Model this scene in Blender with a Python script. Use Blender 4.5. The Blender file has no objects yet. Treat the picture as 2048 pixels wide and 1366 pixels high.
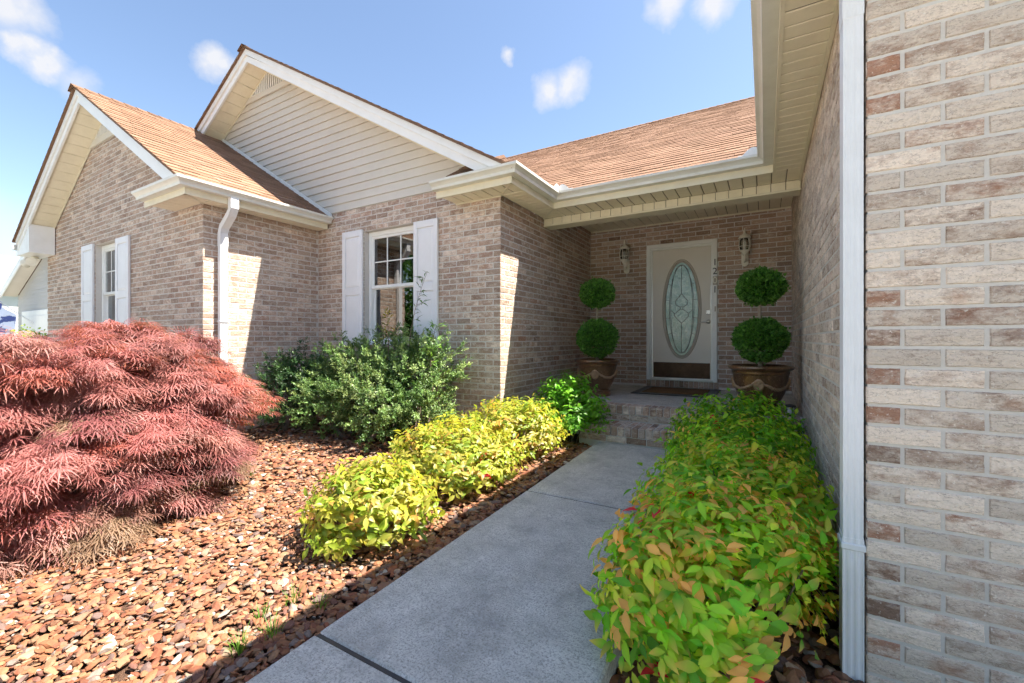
import bpy, math, random
import numpy as np
from mathutils import Vector, Matrix

rng = np.random.default_rng(7)
random.seed(7)
R = math.radians
scene = bpy.context.scene
C = scene.collection

# ------------------------------------------------------------------ camera
H = 1.15                                   # eye height above the datum
F_PX, YAW, CX, CY = 878.66, R(31.0256), 1002.06, 678.26
cam = bpy.data.cameras.new('camera')
cam.sensor_width = 36.0
cam.lens = F_PX / 2048 * 36.0
cam.shift_x = (1024 - CX) / 2048
cam.shift_y = -(683 - CY) / 2048
cam.clip_start = 0.05
cam.clip_end = 2000
camo = bpy.data.objects.new('camera', cam)
camo.location = (0, 0, H)
camo.rotation_euler = (R(90), 0, YAW)
C.objects.link(camo)
scene.camera = camo
SY, CYW = math.sin(YAW), math.cos(YAW)

def cam_depth(x, y):
    return -x * SY + y * CYW

def px(x, y, z):
    D = max(cam_depth(x, y), 0.05)
    return CX + F_PX * (x * CYW + y * SY) / D, CY - F_PX * (z - H) / D

def ray(u, v):
    n = (u - CX) / F_PX
    return Vector((n * CYW - SY, n * SY + CYW, (CY - v) / F_PX))

# ------------------------------------------------------------------ sun, sky, exposure
SUN = Vector((0.57, 0.225, 1.0)).normalized()
el = math.asin(SUN.z)
az = math.atan2(SUN.x, SUN.y)
ld = bpy.data.lights.new('sun', 'SUN')
ld.energy = 5.0
ld.angle = R(0.5)
ld.color = (1.0, 0.93, 0.82)
lo = bpy.data.objects.new('sun', ld)
lo.rotation_euler = SUN.to_track_quat('Z', 'Y').to_euler()
lo.location = SUN * 30
C.objects.link(lo)

world = bpy.data.worlds.new('World')
scene.world = world
world.use_nodes = True
wt = world.node_tree
for n in list(wt.nodes):
    wt.nodes.remove(n)
WN = wt.nodes.new
out = WN('ShaderNodeOutputWorld')
bg = WN('ShaderNodeBackground')
bg.inputs['Strength'].default_value = 0.074
sky = WN('ShaderNodeTexSky')
sky.sky_type = 'NISHITA'
sky.sun_disc = False
sky.sun_elevation = el
sky.sun_rotation = az
sky.air_density = 1.0
sky.dust_density = 0.85
sky.ozone_density = 0.7
tc = WN('ShaderNodeTexCoord')

def wmath(op, a, b=None, vec=False):
    n = WN('ShaderNodeVectorMath' if vec else 'ShaderNodeMath')
    n.operation = op
    for i, s in enumerate((a, b)):
        if s is None:
            continue
        if hasattr(s, 'is_output'):
            wt.links.new(s, n.inputs[i])
        else:
            n.inputs[i].default_value = s
    return n

nz = WN('ShaderNodeTexNoise')
nz.inputs['Scale'].default_value = 9.0
nz.inputs['Detail'].default_value = 6.0
nz.inputs['Roughness'].default_value = 0.6
wt.links.new(tc.outputs['Generated'], nz.inputs['Vector'])
off = wmath('SUBTRACT', nz.outputs['Color'], (0.5, 0.5, 0.5), True)
off2 = wmath('MULTIPLY', off.outputs[0], (0.085, 0.085, 0.085), True)
pdir = wmath('ADD', tc.outputs['Generated'], off2.outputs[0], True)
# cloud puffs: pixel in the photograph, angular radius, density
puffs = [(15, 10, .052, 1.0), (50, 108, .026, .95), (92, 138, .030, .95), (150, 168, .030, .5),
         (432, 130, .034, 1.0), (1025, 112, .022, .8), (1098, 184, .040, .8), (1148, 172, .042, .9), (1330, -4, .045, .9), (1430, 0, .040, .9),
         (-60, 520, .12, .7)]
dirs = [(ray(u, v).normalized(), r, d) for u, v, r, d in puffs]
crng = random.Random(3)
for k in range(5):                       # the same small puffs over the rest of the sky
    a, e = crng.uniform(0, 6.283), R(crng.uniform(8, 65))
    d = Vector((math.cos(a) * math.cos(e), math.sin(a) * math.cos(e), math.sin(e)))
    f = -d.x * SY + d.y * CYW
    if f > 0.2 and abs(d.x * CYW + d.y * SY) / f < 1.5:
        continue
    for q in range(1):
        j = Vector((crng.uniform(-.05, .05), crng.uniform(-.05, .05), crng.uniform(-.015, .015)))
        dirs.append(((d + j).normalized(), crng.uniform(.03, .06), crng.uniform(.5, 1)))
acc = None
for d, r, dens in dirs:
    dist = wmath('DISTANCE', pdir.outputs[0], tuple(d), True)
    q = wmath('MULTIPLY_ADD', dist.outputs['Value'], -1.7 * dens / r)
    q.inputs[2].default_value = 1.7 * dens
    acc = q if acc is None else wmath('SMOOTH_MAX', acc.outputs[0], q.outputs[0])
    if acc is not q:
        acc.inputs[2].default_value = .35
nz2 = WN('ShaderNodeTexNoise')
nz2.inputs['Scale'].default_value = 34.0
nz2.inputs['Detail'].default_value = 3.0
wt.links.new(tc.outputs['Generated'], nz2.inputs['Vector'])
m1 = wmath('MULTIPLY_ADD', nz2.outputs['Fac'], 1.1)
m1.inputs[2].default_value = 0.35
m2 = wmath('MULTIPLY', acc.outputs[0], m1.outputs[0])
m2.use_clamp = True
m3 = wmath('MULTIPLY', m2.outputs[0], 0.9)
mix = WN('ShaderNodeMixRGB')
mix.inputs['Color2'].default_value = (3.4, 3.4, 3.5, 1)
wt.links.new(m3.outputs[0], mix.inputs['Fac'])
wt.links.new(sky.outputs[0], mix.inputs['Color1'])
wt.links.new(mix.outputs[0], bg.inputs['Color'])
wt.links.new(bg.outputs[0], out.inputs['Surface'])

scene.view_settings.view_transform = 'Standard'
scene.view_settings.look = 'None'
scene.view_settings.exposure = 1.92
scene.view_settings.gamma = 1.0
scene.view_settings.use_curve_mapping = False
scene.render.engine = 'CYCLES'
scene.cycles.use_denoising = True
scene.cycles.use_adaptive_sampling = True
scene.cycles.adaptive_threshold = 0.03
scene.cycles.adaptive_min_samples = 24
scene.cycles.max_bounces = 8
scene.cycles.diffuse_bounces = 6
scene.cycles.transparent_max_bounces = 10
scene.cycles.sample_clamp_indirect = 6.0

# ------------------------------------------------------------------ materials
MATS = {}

class NT:
    def __init__(self, name):
        m = bpy.data.materials.new(name)
        m.use_nodes = True
        self.m = m
        self.t = m.node_tree
        self.b = self.t.nodes['Principled BSDF']
        MATS[name] = m

    def n(self, t, **kw):
        x = self.t.nodes.new(t)
        for k, v in kw.items():
            if k in x.inputs:
                x.inputs[k].default_value = v
            else:
                setattr(x, k, v)
        return x

    def l(self, a, b):
        self.t.links.new(a, b)

    def noise(self, scale, detail=4, rough=.55, vec=None, sc=None):
        x = self.n('ShaderNodeTexNoise', Scale=scale, Detail=detail, Roughness=rough)
        if vec is None:
            vec = self.pos()
        if sc:
            mp = self.n('ShaderNodeMapping')
            mp.inputs['Scale'].default_value = sc
            self.l(vec, mp.inputs['Vector'])
            vec = mp.outputs[0]
        self.l(vec, x.inputs['Vector'])
        return x.outputs['Fac']

    def pos(self):
        if not hasattr(self, '_p'):
            self._p = self.n('ShaderNodeNewGeometry').outputs['Position']
        return self._p

    def ramp(self, fac, stops, interp='LINEAR'):
        r = self.n('ShaderNodeValToRGB')
        cr = r.color_ramp
        cr.interpolation = interp
        while len(cr.elements) < len(stops):
            cr.elements.new(0.5)
        for e, (p, c) in zip(cr.elements, stops):
            e.position = p
            e.color = (*c, 1) if len(c) == 3 else c
        self.l(fac, r.inputs['Fac'])
        return r.outputs['Color']

    def mixc(self, fac, a, b, mode='MIX'):
        x = self.n('ShaderNodeMixRGB', blend_type=mode)
        for s, v in (('Fac', fac), ('Color1', a), ('Color2', b)):
            if hasattr(v, 'is_output'):
                self.l(v, x.inputs[s])
            elif isinstance(v, (int, float)):
                x.inputs[s].default_value = v
            else:
                x.inputs[s].default_value = (*v, 1)
        return x.outputs[0]

    def math(self, op, a, b=0.5, c=None, clamp=False):
        x = self.n('ShaderNodeMath', operation=op)
        x.use_clamp = clamp
        for i, v in enumerate((a, b, c)):
            if v is None:
                continue
            if hasattr(v, 'is_output'):
                self.l(v, x.inputs[i])
            else:
                x.inputs[i].default_value = v
        return x.outputs[0]

    def attr(self, name='rnd'):
        a = self.n('ShaderNodeAttribute', attribute_name=name)
        return a

    def bump(self, h, strength=.3, dist=.01):
        x = self.n('ShaderNodeBump', Strength=strength, Distance=dist)
        self.l(h, x.inputs['Height'])
        self.l(x.outputs[0], self.b.inputs['Normal'])

    def color(self, c):
        if hasattr(c, 'is_output'):
            self.l(c, self.b.inputs['Base Color'])
        else:
            self.b.inputs['Base Color'].default_value = (*c, 1)

    def set(self, **kw):
        for k, v in kw.items():
            self.b.inputs[k.replace('_', ' ')].default_value = v
        return self.m

# brick ------------------------------------------------------------
k = NT('brick')
a = k.attr('rnd')
sep = k.n('ShaderNodeSeparateColor')
k.l(a.outputs['Color'], sep.inputs[0])
vadd = k.n('ShaderNodeVectorMath', operation='MULTIPLY_ADD')
k.l(a.outputs['Color'], vadd.inputs[0])
vadd.inputs[1].default_value = (11, 17, 13)
k.l(k.pos(), vadd.inputs[2])
vec = vadd.outputs[0]
base = k.ramp(sep.outputs[0], [(0, (.25, .165, .125)), (.2, (.35, .245, .19)), (.42, (.42, .32, .255)), (.6, (.38, .265, .21)),
                               (.78, (.48, .39, .325)), (.9, (.36, .205, .145)), (1, (.31, .25, .215))])
n1 = k.noise(13, 4, .65, vec, (1, 1, 2.2))
n2 = k.noise(46, 4, .72, vec, (1, 1, 1.6))
n3 = k.noise(150, 2, .6, vec)
wash = k.math('ADD', n1, k.math('MULTIPLY', n2, .45))
wash = k.math('ADD', wash, k.math('MULTIPLY', sep.outputs[2], .55))
wash = k.math('MULTIPLY_ADD', wash, 3.4, -3.05, True)
col = k.mixc(wash, base, (.70, .615, .535))
dk = k.math('MULTIPLY_ADD', n2, 5.0, -3.05, True)
dk2 = k.math('MULTIPLY', dk, .55)
col = k.mixc(dk2, col, (.20, .135, .10))
cr = k.noise(19, 4, .62, vec, (1, 1, 3.2))
crk = k.math('SUBTRACT', 1.0, k.math('MULTIPLY', k.math('ABSOLUTE', k.math('SUBTRACT', cr, .5)), 55), None, True)
col = k.mixc(k.math('MULTIPLY', crk, .55), col, (.16, .105, .08))
sp = k.noise(85, 2, .75, vec)
col = k.mixc(k.math('MULTIPLY_ADD', sp, 9, -5.6, True), col, (.72, .68, .63))
rd = k.noise(7, 3, .5, vec)
rdm = k.math('MULTIPLY_ADD', rd, 9.0, -5.6, True)
col = k.mixc(k.math('MULTIPLY', rdm, .5), col, (.36, .17, .085))
val = k.math('MULTIPLY_ADD', sep.outputs[1], .36, .82)
val2 = k.math('MULTIPLY_ADD', n3, .35, .82)
vv = k.math('MULTIPLY', val, val2)
cb = k.n('ShaderNodeVectorMath', operation='SCALE')
k.l(col, cb.inputs[0])
k.l(vv, cb.inputs['Scale'])
k.color(k.mixc(1.0, cb.outputs[0], (1.02, .985, .95), 'MULTIPLY'))
k.bump(n2, .95, .008)
k.set(Roughness=.92, Specular_IOR_Level=.25)

k = NT('mortar')
k.color(k.mixc(k.noise(60, 4), (.54, .505, .465), (.66, .625, .585)))
k.bump(k.noise(220, 3), .5, .003)
k.set(Roughness=.95, Specular_IOR_Level=.2)

# painted metal / vinyl ------------------------------------------------
def paint(name, c, dirt=.12, rough=.45, scale=3.0, dirtc=(.35, .31, .24)):
    k = NT(name)
    d = k.math('MULTIPLY', k.math('MULTIPLY_ADD', k.noise(scale, 6, .7), 2.6, -1.05, True), dirt)
    k.color(k.mixc(d, c, dirtc))
    k.bump(k.noise(35, 2), .06, .004)
    k.set(Roughness=rough, Specular_IOR_Level=.4)
    return k.m
paint('cream_vinyl', (.76, .71, .56), .25, .5, 5)
paint('cream_siding', (.62, .58, .51), .18, .5, 2)
paint('gutter_metal', (.70, .70, .65), .3, .35, 4)
paint('white_trim', (.82, .82, .80), .15, .4, 4)
paint('white_shutter', (.80, .80, .82), .10, .5, 6)
paint('white_spout', (.74, .75, .77), .16, .35, 5)
paint('tan_metal', (.42, .37, .31), .2, .45, 4)
paint('door_paint', (.70, .65, .58), .10, .4, 4)
paint('groove', (.22, .19, .14), .2, .8)
paint('dark_void', (.02, .02, .02), 0, .9)
paint('lead', (.14, .15, .15), 0, .35)
paint('curtain', (.62, .60, .56), .1, .9)
paint('room_wall', (.16, .15, .14), .1, .9)
paint('black_plastic', (.03, .03, .035), .1, .4)
paint('lamp_white', (.80, .77, .67), .3, .45, 12)
paint('pale_print', (.62, .68, .80), .05, .8)
paint('blue_print', (.05, .08, .28), .05, .8)
paint('grey_siding', (.45, .44, .43), .1, .6)
paint('pale_wall', (.68, .68, .66), .1, .7)

k = NT('soffit_vinyl')                       # perforated strips in some panels
d = k.math('MULTIPLY', k.math('MULTIPLY_ADD', k.noise(6, 6, .7), 2.6, -1.1, True), .3)
k.color(k.mixc(d, (.80, .74, .58), (.46, .39, .27)))
k.set(Roughness=.5, Specular_IOR_Level=.35)

def metal(name, c, rough, bumpy=0, c2=None):
    k = NT(name)
    if c2:
        k.color(k.mixc(k.math('MULTIPLY_ADD', k.noise(9, 6, .7), 2.4, -.75, True), c, c2))
    else:
        k.color(c)
    k.b.inputs['Metallic'].default_value = 1.0
    k.b.inputs['Roughness'].default_value = rough
    if bumpy:
        k.bump(k.noise(bumpy, 4), .25, .004)
    return k.m
metal('satin_nickel', (.55, .53, .50), .42)
metal('brass_plate', (.10, .062, .04), .5, 0, (.05, .032, .022))
k = NT('bronze_glaze')
c1 = k.mixc(k.math('MULTIPLY_ADD', k.noise(7, 6, .7, None, (1, 1, .4)), 2.4, -.7, True), (.085, .040, .018), (.24, .125, .055))
c2 = k.mixc(k.math('MULTIPLY_ADD', k.noise(60, 4, .7), 4, -2.2, True), c1, (.46, .30, .19))
k.color(c2)
k.bump(k.noise(50, 4), .2, .004)
k.set(Metallic=.35, Roughness=.28, Coat_Weight=.4)
k.b.inputs['Coat Roughness'].default_value = .15

metal('bronze_relief', (.50, .33, .20), .38, 40, (.26, .15, .08))
MATS['bronze_relief'].node_tree.nodes['Principled BSDF'].inputs['Metallic'].default_value = .3
# shingle -----------------------------------------------------------
k = NT('shingle')
a = k.attr('rnd')
sep = k.n('ShaderNodeSeparateColor')
k.l(a.outputs['Color'], sep.inputs[0])
c = k.ramp(sep.outputs[0], [(0, (.085, .048, .030)), (.3, (.16, .092, .056)), (.65, (.23, .132, .085)), (1, (.30, .188, .125))])
g = k.noise(420, 2, .6)
c = k.mixc(k.math('MULTIPLY_ADD', g, 3.2, -1.45, True), c, (.27, .17, .12))
st = k.noise(1.1, 5, .6)
c = k.mixc(k.math('MULTIPLY_ADD', st, 1.6, -.75, True), c, (.25, .15, .09))
k.color(c)
k.bump(g, .6, .004)
k.set(Roughness=.95, Specular_IOR_Level=.2)

# concrete ----------------------------------------------------------
k = NT('concrete')
c = k.ramp(k.noise(5.0, 8, .76), [(.33, (.42, .392, .352)), (.5, (.60, .565, .51)), (.67, (.72, .68, .62))])
f = k.noise(120, 4, .78)
c = k.mixc(k.math('MULTIPLY_ADD', f, 7, -3.3, True), c, (.33, .31, .28))
f2 = k.noise(75, 2, .5)
c = k.mixc(k.math('MULTIPLY_ADD', f2, 14, -9.4, True), c, (.72, .69, .65))
f3 = k.noise(2.3, 7, .72, None, (1.0, .55, 1))
c = k.mixc(k.math('MULTIPLY', k.math('MULTIPLY_ADD', f3, 5, -2.6, True), .55), c, (.19, .18, .165))
br = k.noise(42, 3, .6, None, (.22, 6, 1))                      # broom finish across the walk
k.color(k.mixc(k.math('MULTIPLY_ADD', br, 2.4, -.95, True), c, k.mixc(.22, c, (.10, .095, .09))))
k.bump(k.math('ADD', f, br), .5, .004)
k.set(Roughness=.88, Specular_IOR_Level=.28)

k = NT('bounce_concrete')
c = k.ramp(k.noise(1.6, 8, .68), [(.28, (.50, .475, .44)), (.5, (.60, .575, .535)), (.72, (.68, .65, .61))])
k.color(k.mixc(k.math('MULTIPLY_ADD', k.noise(190, 3, .7), 4, -1.8, True), c, (.42, .40, .37)))
k.bump(k.noise(190, 3), .4, .004)
k.set(Roughness=.9, Specular_IOR_Level=.25)

k = NT('soil')
c = k.ramp(k.noise(24, 8, .7), [(.3, (.06, .036, .024)), (.55, (.13, .075, .05)), (.75, (.21, .125, .085))])
k.color(c)
k.bump(k.noise(70, 6, .7), 1.0, .02)
k.set(Roughness=1.0, Specular_IOR_Level=.1)

k = NT('stone')
a = k.attr('rnd')
vadd = k.n('ShaderNodeVectorMath', operation='MULTIPLY_ADD')
k.l(a.outputs['Color'], vadd.inputs[0])
vadd.inputs[1].default_value = (11, 17, 13)
k.l(k.pos(), vadd.inputs[2])
s1 = k.noise(55, 5, .65, vadd.outputs[0])
c = k.mixc(k.math('MULTIPLY_ADD', s1, 3, -1.2, True), k.mixc(.3, a.outputs['Color'], (.02, .01, .01)), a.outputs['Color'])
c = k.mixc(k.math('MULTIPLY_ADD', k.noise(17, 4, .6, vadd.outputs[0]), 4, -2.5, True), c, (.31, .20, .125))
k.color(c)
k.bump(s1, .3, .004)
k.set(Roughness=.75, Specular_IOR_Level=.35)

k = NT('lawn')
k.color(k.ramp(k.noise(9, 8, .7), [(.3, (.05, .06, .025)), (.6, (.085, .10, .045)), (.8, (.13, .135, .07))]))
k.bump(k.noise(120, 5, .7), 1, .03)
k.set(Roughness=1.0, Specular_IOR_Level=.1)

k = NT('bark')
k.color(k.mixc(k.noise(30, 5, .7), (.10, .07, .05), (.26, .2, .15)))
k.bump(k.noise(60, 5), .8, .01)
k.set(Roughness=.9)

k = NT('coir')
k.color(k.mixc(k.noise(120, 4), (.16, .085, .04), (.25, .14, .075)))
k.bump(k.noise(300, 3), .8, .004)
k.set(Roughness=1.0, Specular_IOR_Level=.1)

def leafmat(name, trans=.35, rough=.45, spec=.4, sat=1.0):
    k = NT(name)
    a = k.attr('rnd')
    c = a.outputs['Color']
    k.color(c)
    k.set(Roughness=rough, Specular_IOR_Level=spec)
    tr = k.n('ShaderNodeBsdfTranslucent')
    tcol = k.mixc(.75, c, (1.25, 1.2, .55), 'MULTIPLY')
    sc = k.n('ShaderNodeVectorMath', operation='SCALE')
    k.l(tcol, sc.inputs[0])
    sc.inputs['Scale'].default_value = 1.5
    k.l(sc.outputs[0], tr.inputs['Color'])
    mx = k.n('ShaderNodeMixShader')
    mx.inputs[0].default_value = trans
    k.l(k.b.outputs[0], mx.inputs[1])
    k.l(tr.outputs[0], mx.inputs[2])
    o = k.t.nodes['Material Output']
    k.l(mx.outputs[0], o.inputs['Surface'])
    return k.m
leafmat('leaf', .42, .42, .4)
leafmat('maple_leaf', .30, .5, .4)
leafmat('small_leaf', .26, .42, .4)

def glassmat(name, tint=(.8, .85, .85), rough=.0, mixf=None):
    k = NT(name)
    o = k.t.nodes['Material Output']
    gl = k.n('ShaderNodeBsdfGlossy')
    gl.inputs['Roughness'].default_value = rough
    tp = k.n('ShaderNodeBsdfTransparent')
    tp.inputs['Color'].default_value = (*tint, 1)
    fr = k.n('ShaderNodeFresnel', IOR=1.52)
    f = k.math('MULTIPLY_ADD', fr.outputs[0], 1.7, .10, True)
    mx = k.n('ShaderNodeMixShader')
    k.l(f, mx.inputs[0])
    k.l(tp.outputs[0], mx.inputs[1])
    k.l(gl.outputs[0], mx.inputs[2])
    k.l(mx.outputs[0], o.inputs['Surface'])
    return k.m
glassmat('window_glass', (.62, .68, .68))
glassmat('lamp_glass', (.85, .86, .82))

k = NT('art_glass')                        # textured greenish door light; mirrored sky and greenery painted into its teal
w = k.noise(26, 4, .6, None, (1, 1, .7))
w2 = k.noise(7, 3, .6)
k.color(k.mixc(k.math('MULTIPLY_ADD', w2, 2.5, -.8, True), (.20, .35, .29), (.42, .55, .48)))
k.bump(w, .5, .02)
k.set(Roughness=.14, Specular_IOR_Level=.9, Coat_Weight=.6)

def M(n):
    return MATS[n]

# ------------------------------------------------------------------ mesh helpers
WLOC = {}

def link(o, parent=None):
    C.objects.link(o)
    if parent is not None:
        o.parent = parent
        p = WLOC.get(parent.name)
        if p is not None:
            o.matrix_parent_inverse = Matrix.Translation(-p)
    return o

def tag(o, label=None, cat=None, group=None, kind=None):
    for kk, v in (('label', label), ('category', cat), ('group', group), ('kind', kind)):
        if v:
            o[kk] = v
    return o

def thing(name, loc, label, cat, group=None):
    o = bpy.data.objects.new(name, None)
    o.location = loc
    o.empty_display_size = .1
    C.objects.link(o)
    WLOC[o.name] = Vector(loc)
    return tag(o, label, cat, group)

def np_mesh(name, V, faces=None, loops=None, sizes=None, mat=None, parent=None, col=None, smooth=False, link_it=True):
    """faces: list of tuples, or loops/sizes flat arrays."""
    V = np.asarray(V, dtype=np.float32)
    if faces is not None:
        sizes = np.fromiter((len(f) for f in faces), dtype=np.int32, count=len(faces))
        loops = np.fromiter((i for f in faces for i in f), dtype=np.int32, count=int(sizes.sum()))
    me = bpy.data.meshes.new(name)
    me.vertices.add(len(V))
    me.vertices.foreach_set('co', V.ravel())
    me.loops.add(len(loops))
    me.loops.foreach_set('vertex_index', np.asarray(loops, dtype=np.int32))
    starts = np.zeros(len(sizes), dtype=np.int32)
    starts[1:] = np.cumsum(sizes)[:-1]
    me.polygons.add(len(sizes))
    me.polygons.foreach_set('loop_start', starts)
    me.polygons.foreach_set('loop_total', np.asarray(sizes, dtype=np.int32))
    me.polygons.foreach_set('use_smooth', np.full(len(sizes), bool(smooth)))
    if col is not None:
        at = me.color_attributes.new('rnd', 'FLOAT_COLOR', 'POINT')
        c4 = np.ones((len(V), 4), dtype=np.float32)
        c4[:, :3] = np.asarray(col, dtype=np.float32)[:, :3]
        at.data.foreach_set('color', c4.ravel())
    me.update()
    me.validate()
    if mat:
        me.materials.append(M(mat) if isinstance(mat, str) else mat)
    o = bpy.data.objects.new(name, me)
    if link_it:
        link(o, parent)
    return o

class MB:
    """collects polygons of one part"""
    def __init__(s):
        s.v, s.f, s.c = [], [], []

    def add(s, vs, fs, c=None):
        o = len(s.v)
        s.v += [tuple(x) for x in vs]
        s.f += [tuple(i + o for i in f) for f in fs]
        s.c += [c if c is not None else (.5, .5, .5)] * len(vs)
        return s

    def box(s, x0, x1, y0, y1, z0, z1, c=None):
        vs = [(x0, y0, z0), (x1, y0, z0), (x1, y1, z0), (x0, y1, z0), (x0, y0, z1), (x1, y0, z1), (x1, y1, z1), (x0, y1, z1)]
        return s.add(vs, [(0, 3, 2, 1), (4, 5, 6, 7), (0, 1, 5, 4), (1, 2, 6, 5), (2, 3, 7, 6), (3, 0, 4, 7)], c)

    def bbox(s, x0, x1, y0, y1, z0, z1, b=.004):
        """box with chamfered edges"""
        xs, ys, zs = (x0, x1), (y0, y1), (z0, z1)
        vs, idx = [], {}
        for i in (0, 1):
            for j in (0, 1):
                for k_ in (0, 1):
                    sx, sy, sz = (1 - 2 * i) * b, (1 - 2 * j) * b, (1 - 2 * k_) * b
                    for a in range(3):
                        p = [xs[i] + sx, ys[j] + sy, zs[k_] + sz]
                        p[a] = (xs[i], ys[j], zs[k_])[a]
                        idx[i, j, k_, a] = len(vs)
                        vs.append(p)
        fs = []
        for a in range(3):
            o1, o2 = [q for q in range(3) if q != a]
            for s_ in (0, 1):
                q = []
                for (p1, p2) in ((0, 0), (1, 0), (1, 1), (0, 1)):
                    key = [0, 0, 0]
                    key[a], key[o1], key[o2] = s_, p1, p2
                    q.append(idx[tuple(key) + (a,)])
                fs.append(tuple(q))
        for a in range(3):                # edges run along axis a
            o1, o2 = [q for q in range(3) if q != a]
            for p1 in (0, 1):
                for p2 in (0, 1):
                    ka, kb = [0, 0, 0], [0, 0, 0]
                    ka[o1] = kb[o1] = p1
                    ka[o2] = kb[o2] = p2
                    ka[a], kb[a] = 0, 1
                    fs.append((idx[tuple(ka) + (o1,)], idx[tuple(kb) + (o1,)], idx[tuple(kb) + (o2,)], idx[tuple(ka) + (o2,)]))
        for i in (0, 1):
            for j in (0, 1):
                for k_ in (0, 1):
                    fs.append((idx[i, j, k_, 0], idx[i, j, k_, 1], idx[i, j, k_, 2]))
        return s.add(vs, fs)

    def prism(s, poly, axis, d0, d1, c=None):
        """poly: 2-D outline in the plane normal to axis ('x': (y,z), 'y': (x,z), 'z': (x,y))"""
        n = len(poly)
        def P(p, d):
            return {'x': (d, p[0], p[1]), 'y': (p[0], d, p[1]), 'z': (p[0], p[1], d)}[axis]
        vs = [P(p, d0) for p in poly] + [P(p, d1) for p in poly]
        fs = [tuple(range(n)), tuple(range(2 * n - 1, n - 1, -1))]
        fs += [(i, (i + 1) % n, n + (i + 1) % n, n + i) for i in range(n)]
        return s.add(vs, fs, c)

    def tube(s, pts, r, n=8, c=None, caps=True):
        pts = [Vector(p) for p in pts]
        rs = r if isinstance(r, (list, tuple)) else [r] * len(pts)
        o = len(s.v)
        vs = []
        up = Vector((0, 0, 1))
        prev = None
        for i, p in enumerate(pts):
            t = (pts[min(i + 1, len(pts) - 1)] - pts[max(i - 1, 0)]).normalized()
            if prev is None:
                u = t.cross(up)
                if u.length < 1e-3:
                    u = t.cross(Vector((1, 0, 0)))
            else:
                u = prev - t * prev.dot(t)
            u.normalize()
            prev = u
            w = t.cross(u)
            for k_ in range(n):
                a = 2 * math.pi * k_ / n
                vs.append(p + (u * math.cos(a) + w * math.sin(a)) * rs[i])
        fs = []
        for i in range(len(pts) - 1):
            for k_ in range(n):
                a, b = i * n + k_, i * n + (k_ + 1) % n
                fs.append((a, b, b + n, a + n))
        if caps:
            fs.append(tuple(range(n - 1, -1, -1)))
            fs.append(tuple(range((len(pts) - 1) * n, len(pts) * n)))
        return s.add(vs, fs, c)

    def lathe(s, prof, cx=0, cy=0, n=32, c=None):
        """prof: (r, z) from bottom to top"""
        vs, fs = [], []
        for r, z in prof:
            for k_ in range(n):
                a = 2 * math.pi * k_ / n
                vs.append((cx + r * math.cos(a), cy + r * math.sin(a), z))
        for i in range(len(prof) - 1):
            for k_ in range(n):
                a, b = i * n + k_, i * n + (k_ + 1) % n
                fs.append((a, b, b + n, a + n))
        fs.append(tuple(range(n - 1, -1, -1)))
        fs.append(tuple(range((len(prof) - 1) * n, len(prof) * n)))
        return s.add(vs, fs, c)

    def sweep(s, path, prof, closed=True):
        """path: (x, y) corners; prof: (offset to the right of travel, z). mitred"""
        P = [Vector(p).to_2d() if len(p) > 2 else Vector(p) for p in path]
        n, m = len(P), len(prof)
        vs = []
        for i, p in enumerate(P):
            d1 = (P[i] - P[i - 1]).normalized() if i else None
            d2 = (P[i + 1] - P[i]).normalized() if i < n - 1 else None
            a = d1 or d2
            b = d2 or d1
            n1, n2 = Vector((a.y, -a.x)), Vector((b.y, -b.x))
            mt = (n1 + n2)
            mt = mt / (mt.dot(n1)) if mt.length > 1e-6 else n1
            for o_, z in prof:
                vs.append((p.x + mt.x * o_, p.y + mt.y * o_, z))
        fs = []
        for i in range(n - 1):
            for j in range(m if closed else m - 1):
                j2 = (j + 1) % m
                fs.append((i * m + j, i * m + j2, (i + 1) * m + j2, (i + 1) * m + j))
        if closed:
            fs.append(tuple(range(m - 1, -1, -1)))
            fs.append(tuple(range((n - 1) * m, n * m)))
        return s.add(vs, fs)

    def build(s, name, mat, parent=None, smooth=False, sharp=None):
        o = np_mesh(name, s.v, s.f, mat=mat, parent=parent, col=s.c, smooth=smooth)
        if smooth and sharp is not None:
            me = o.data
            me.set_sharp_from_angle(angle=R(sharp))
        return o

def instance_mesh(name, tv, tf, Rm, T, colr, mat, parent=None, smooth=False):
    """tv (k,3), tf list of faces, Rm (n,3,3) incl. scale, T (n,3), colr (n,3) or (n,k,3) -> one mesh"""
    tv = np.asarray(tv, dtype=np.float64)
    n, kk = len(T), len(tv)
    V = np.einsum('nij,kj->nki', Rm, tv) + T[:, None, :]
    sizes1 = np.array([len(f) for f in tf], dtype=np.int64)
    loops1 = np.array([i for f in tf for i in f], dtype=np.int64)
    loops = (loops1[None, :] + (np.arange(n) * kk)[:, None]).ravel()
    sizes = np.tile(sizes1, n)
    cc = colr if colr.ndim == 3 else np.repeat(colr[:, None, :], kk, axis=1)
    return np_mesh(name, V.reshape(-1, 3), loops=loops, sizes=sizes, mat=mat, parent=parent, col=cc.reshape(-1, 3), smooth=smooth)

# ------------------------------------------------------------------ key dimensions (metres)
XA, YA = .306, 1.992          # garage wing: side wall plane, front wall plane
YD = 7.066                    # door wall
XB, YB = -2.505, 4.153        # middle wing: side wall, front wall
XC, YC = -5.637, 2.606        # far wing: side wall, front wall
XCL = -11.24                  # far wing left end
ZS = 2.733                    # soffit level
ZF = .42                      # porch floor
ROOF_B = dict(x=-6.903, z=5.673, m=.591)
ROOF_C = dict(x=-8.417, z=4.747, m=.603)
MR = .59
YRB, YRC = 3.79, 2.245        # rake fascia planes

def roofB(x): return ROOF_B['z'] - ROOF_B['m'] * abs(x - ROOF_B['x'])
def roofC(x): return ROOF_C['z'] - ROOF_C['m'] * abs(x - ROOF_C['x'])

def walk_z(y): return .08 - (4.5 - y) * .022

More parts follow.
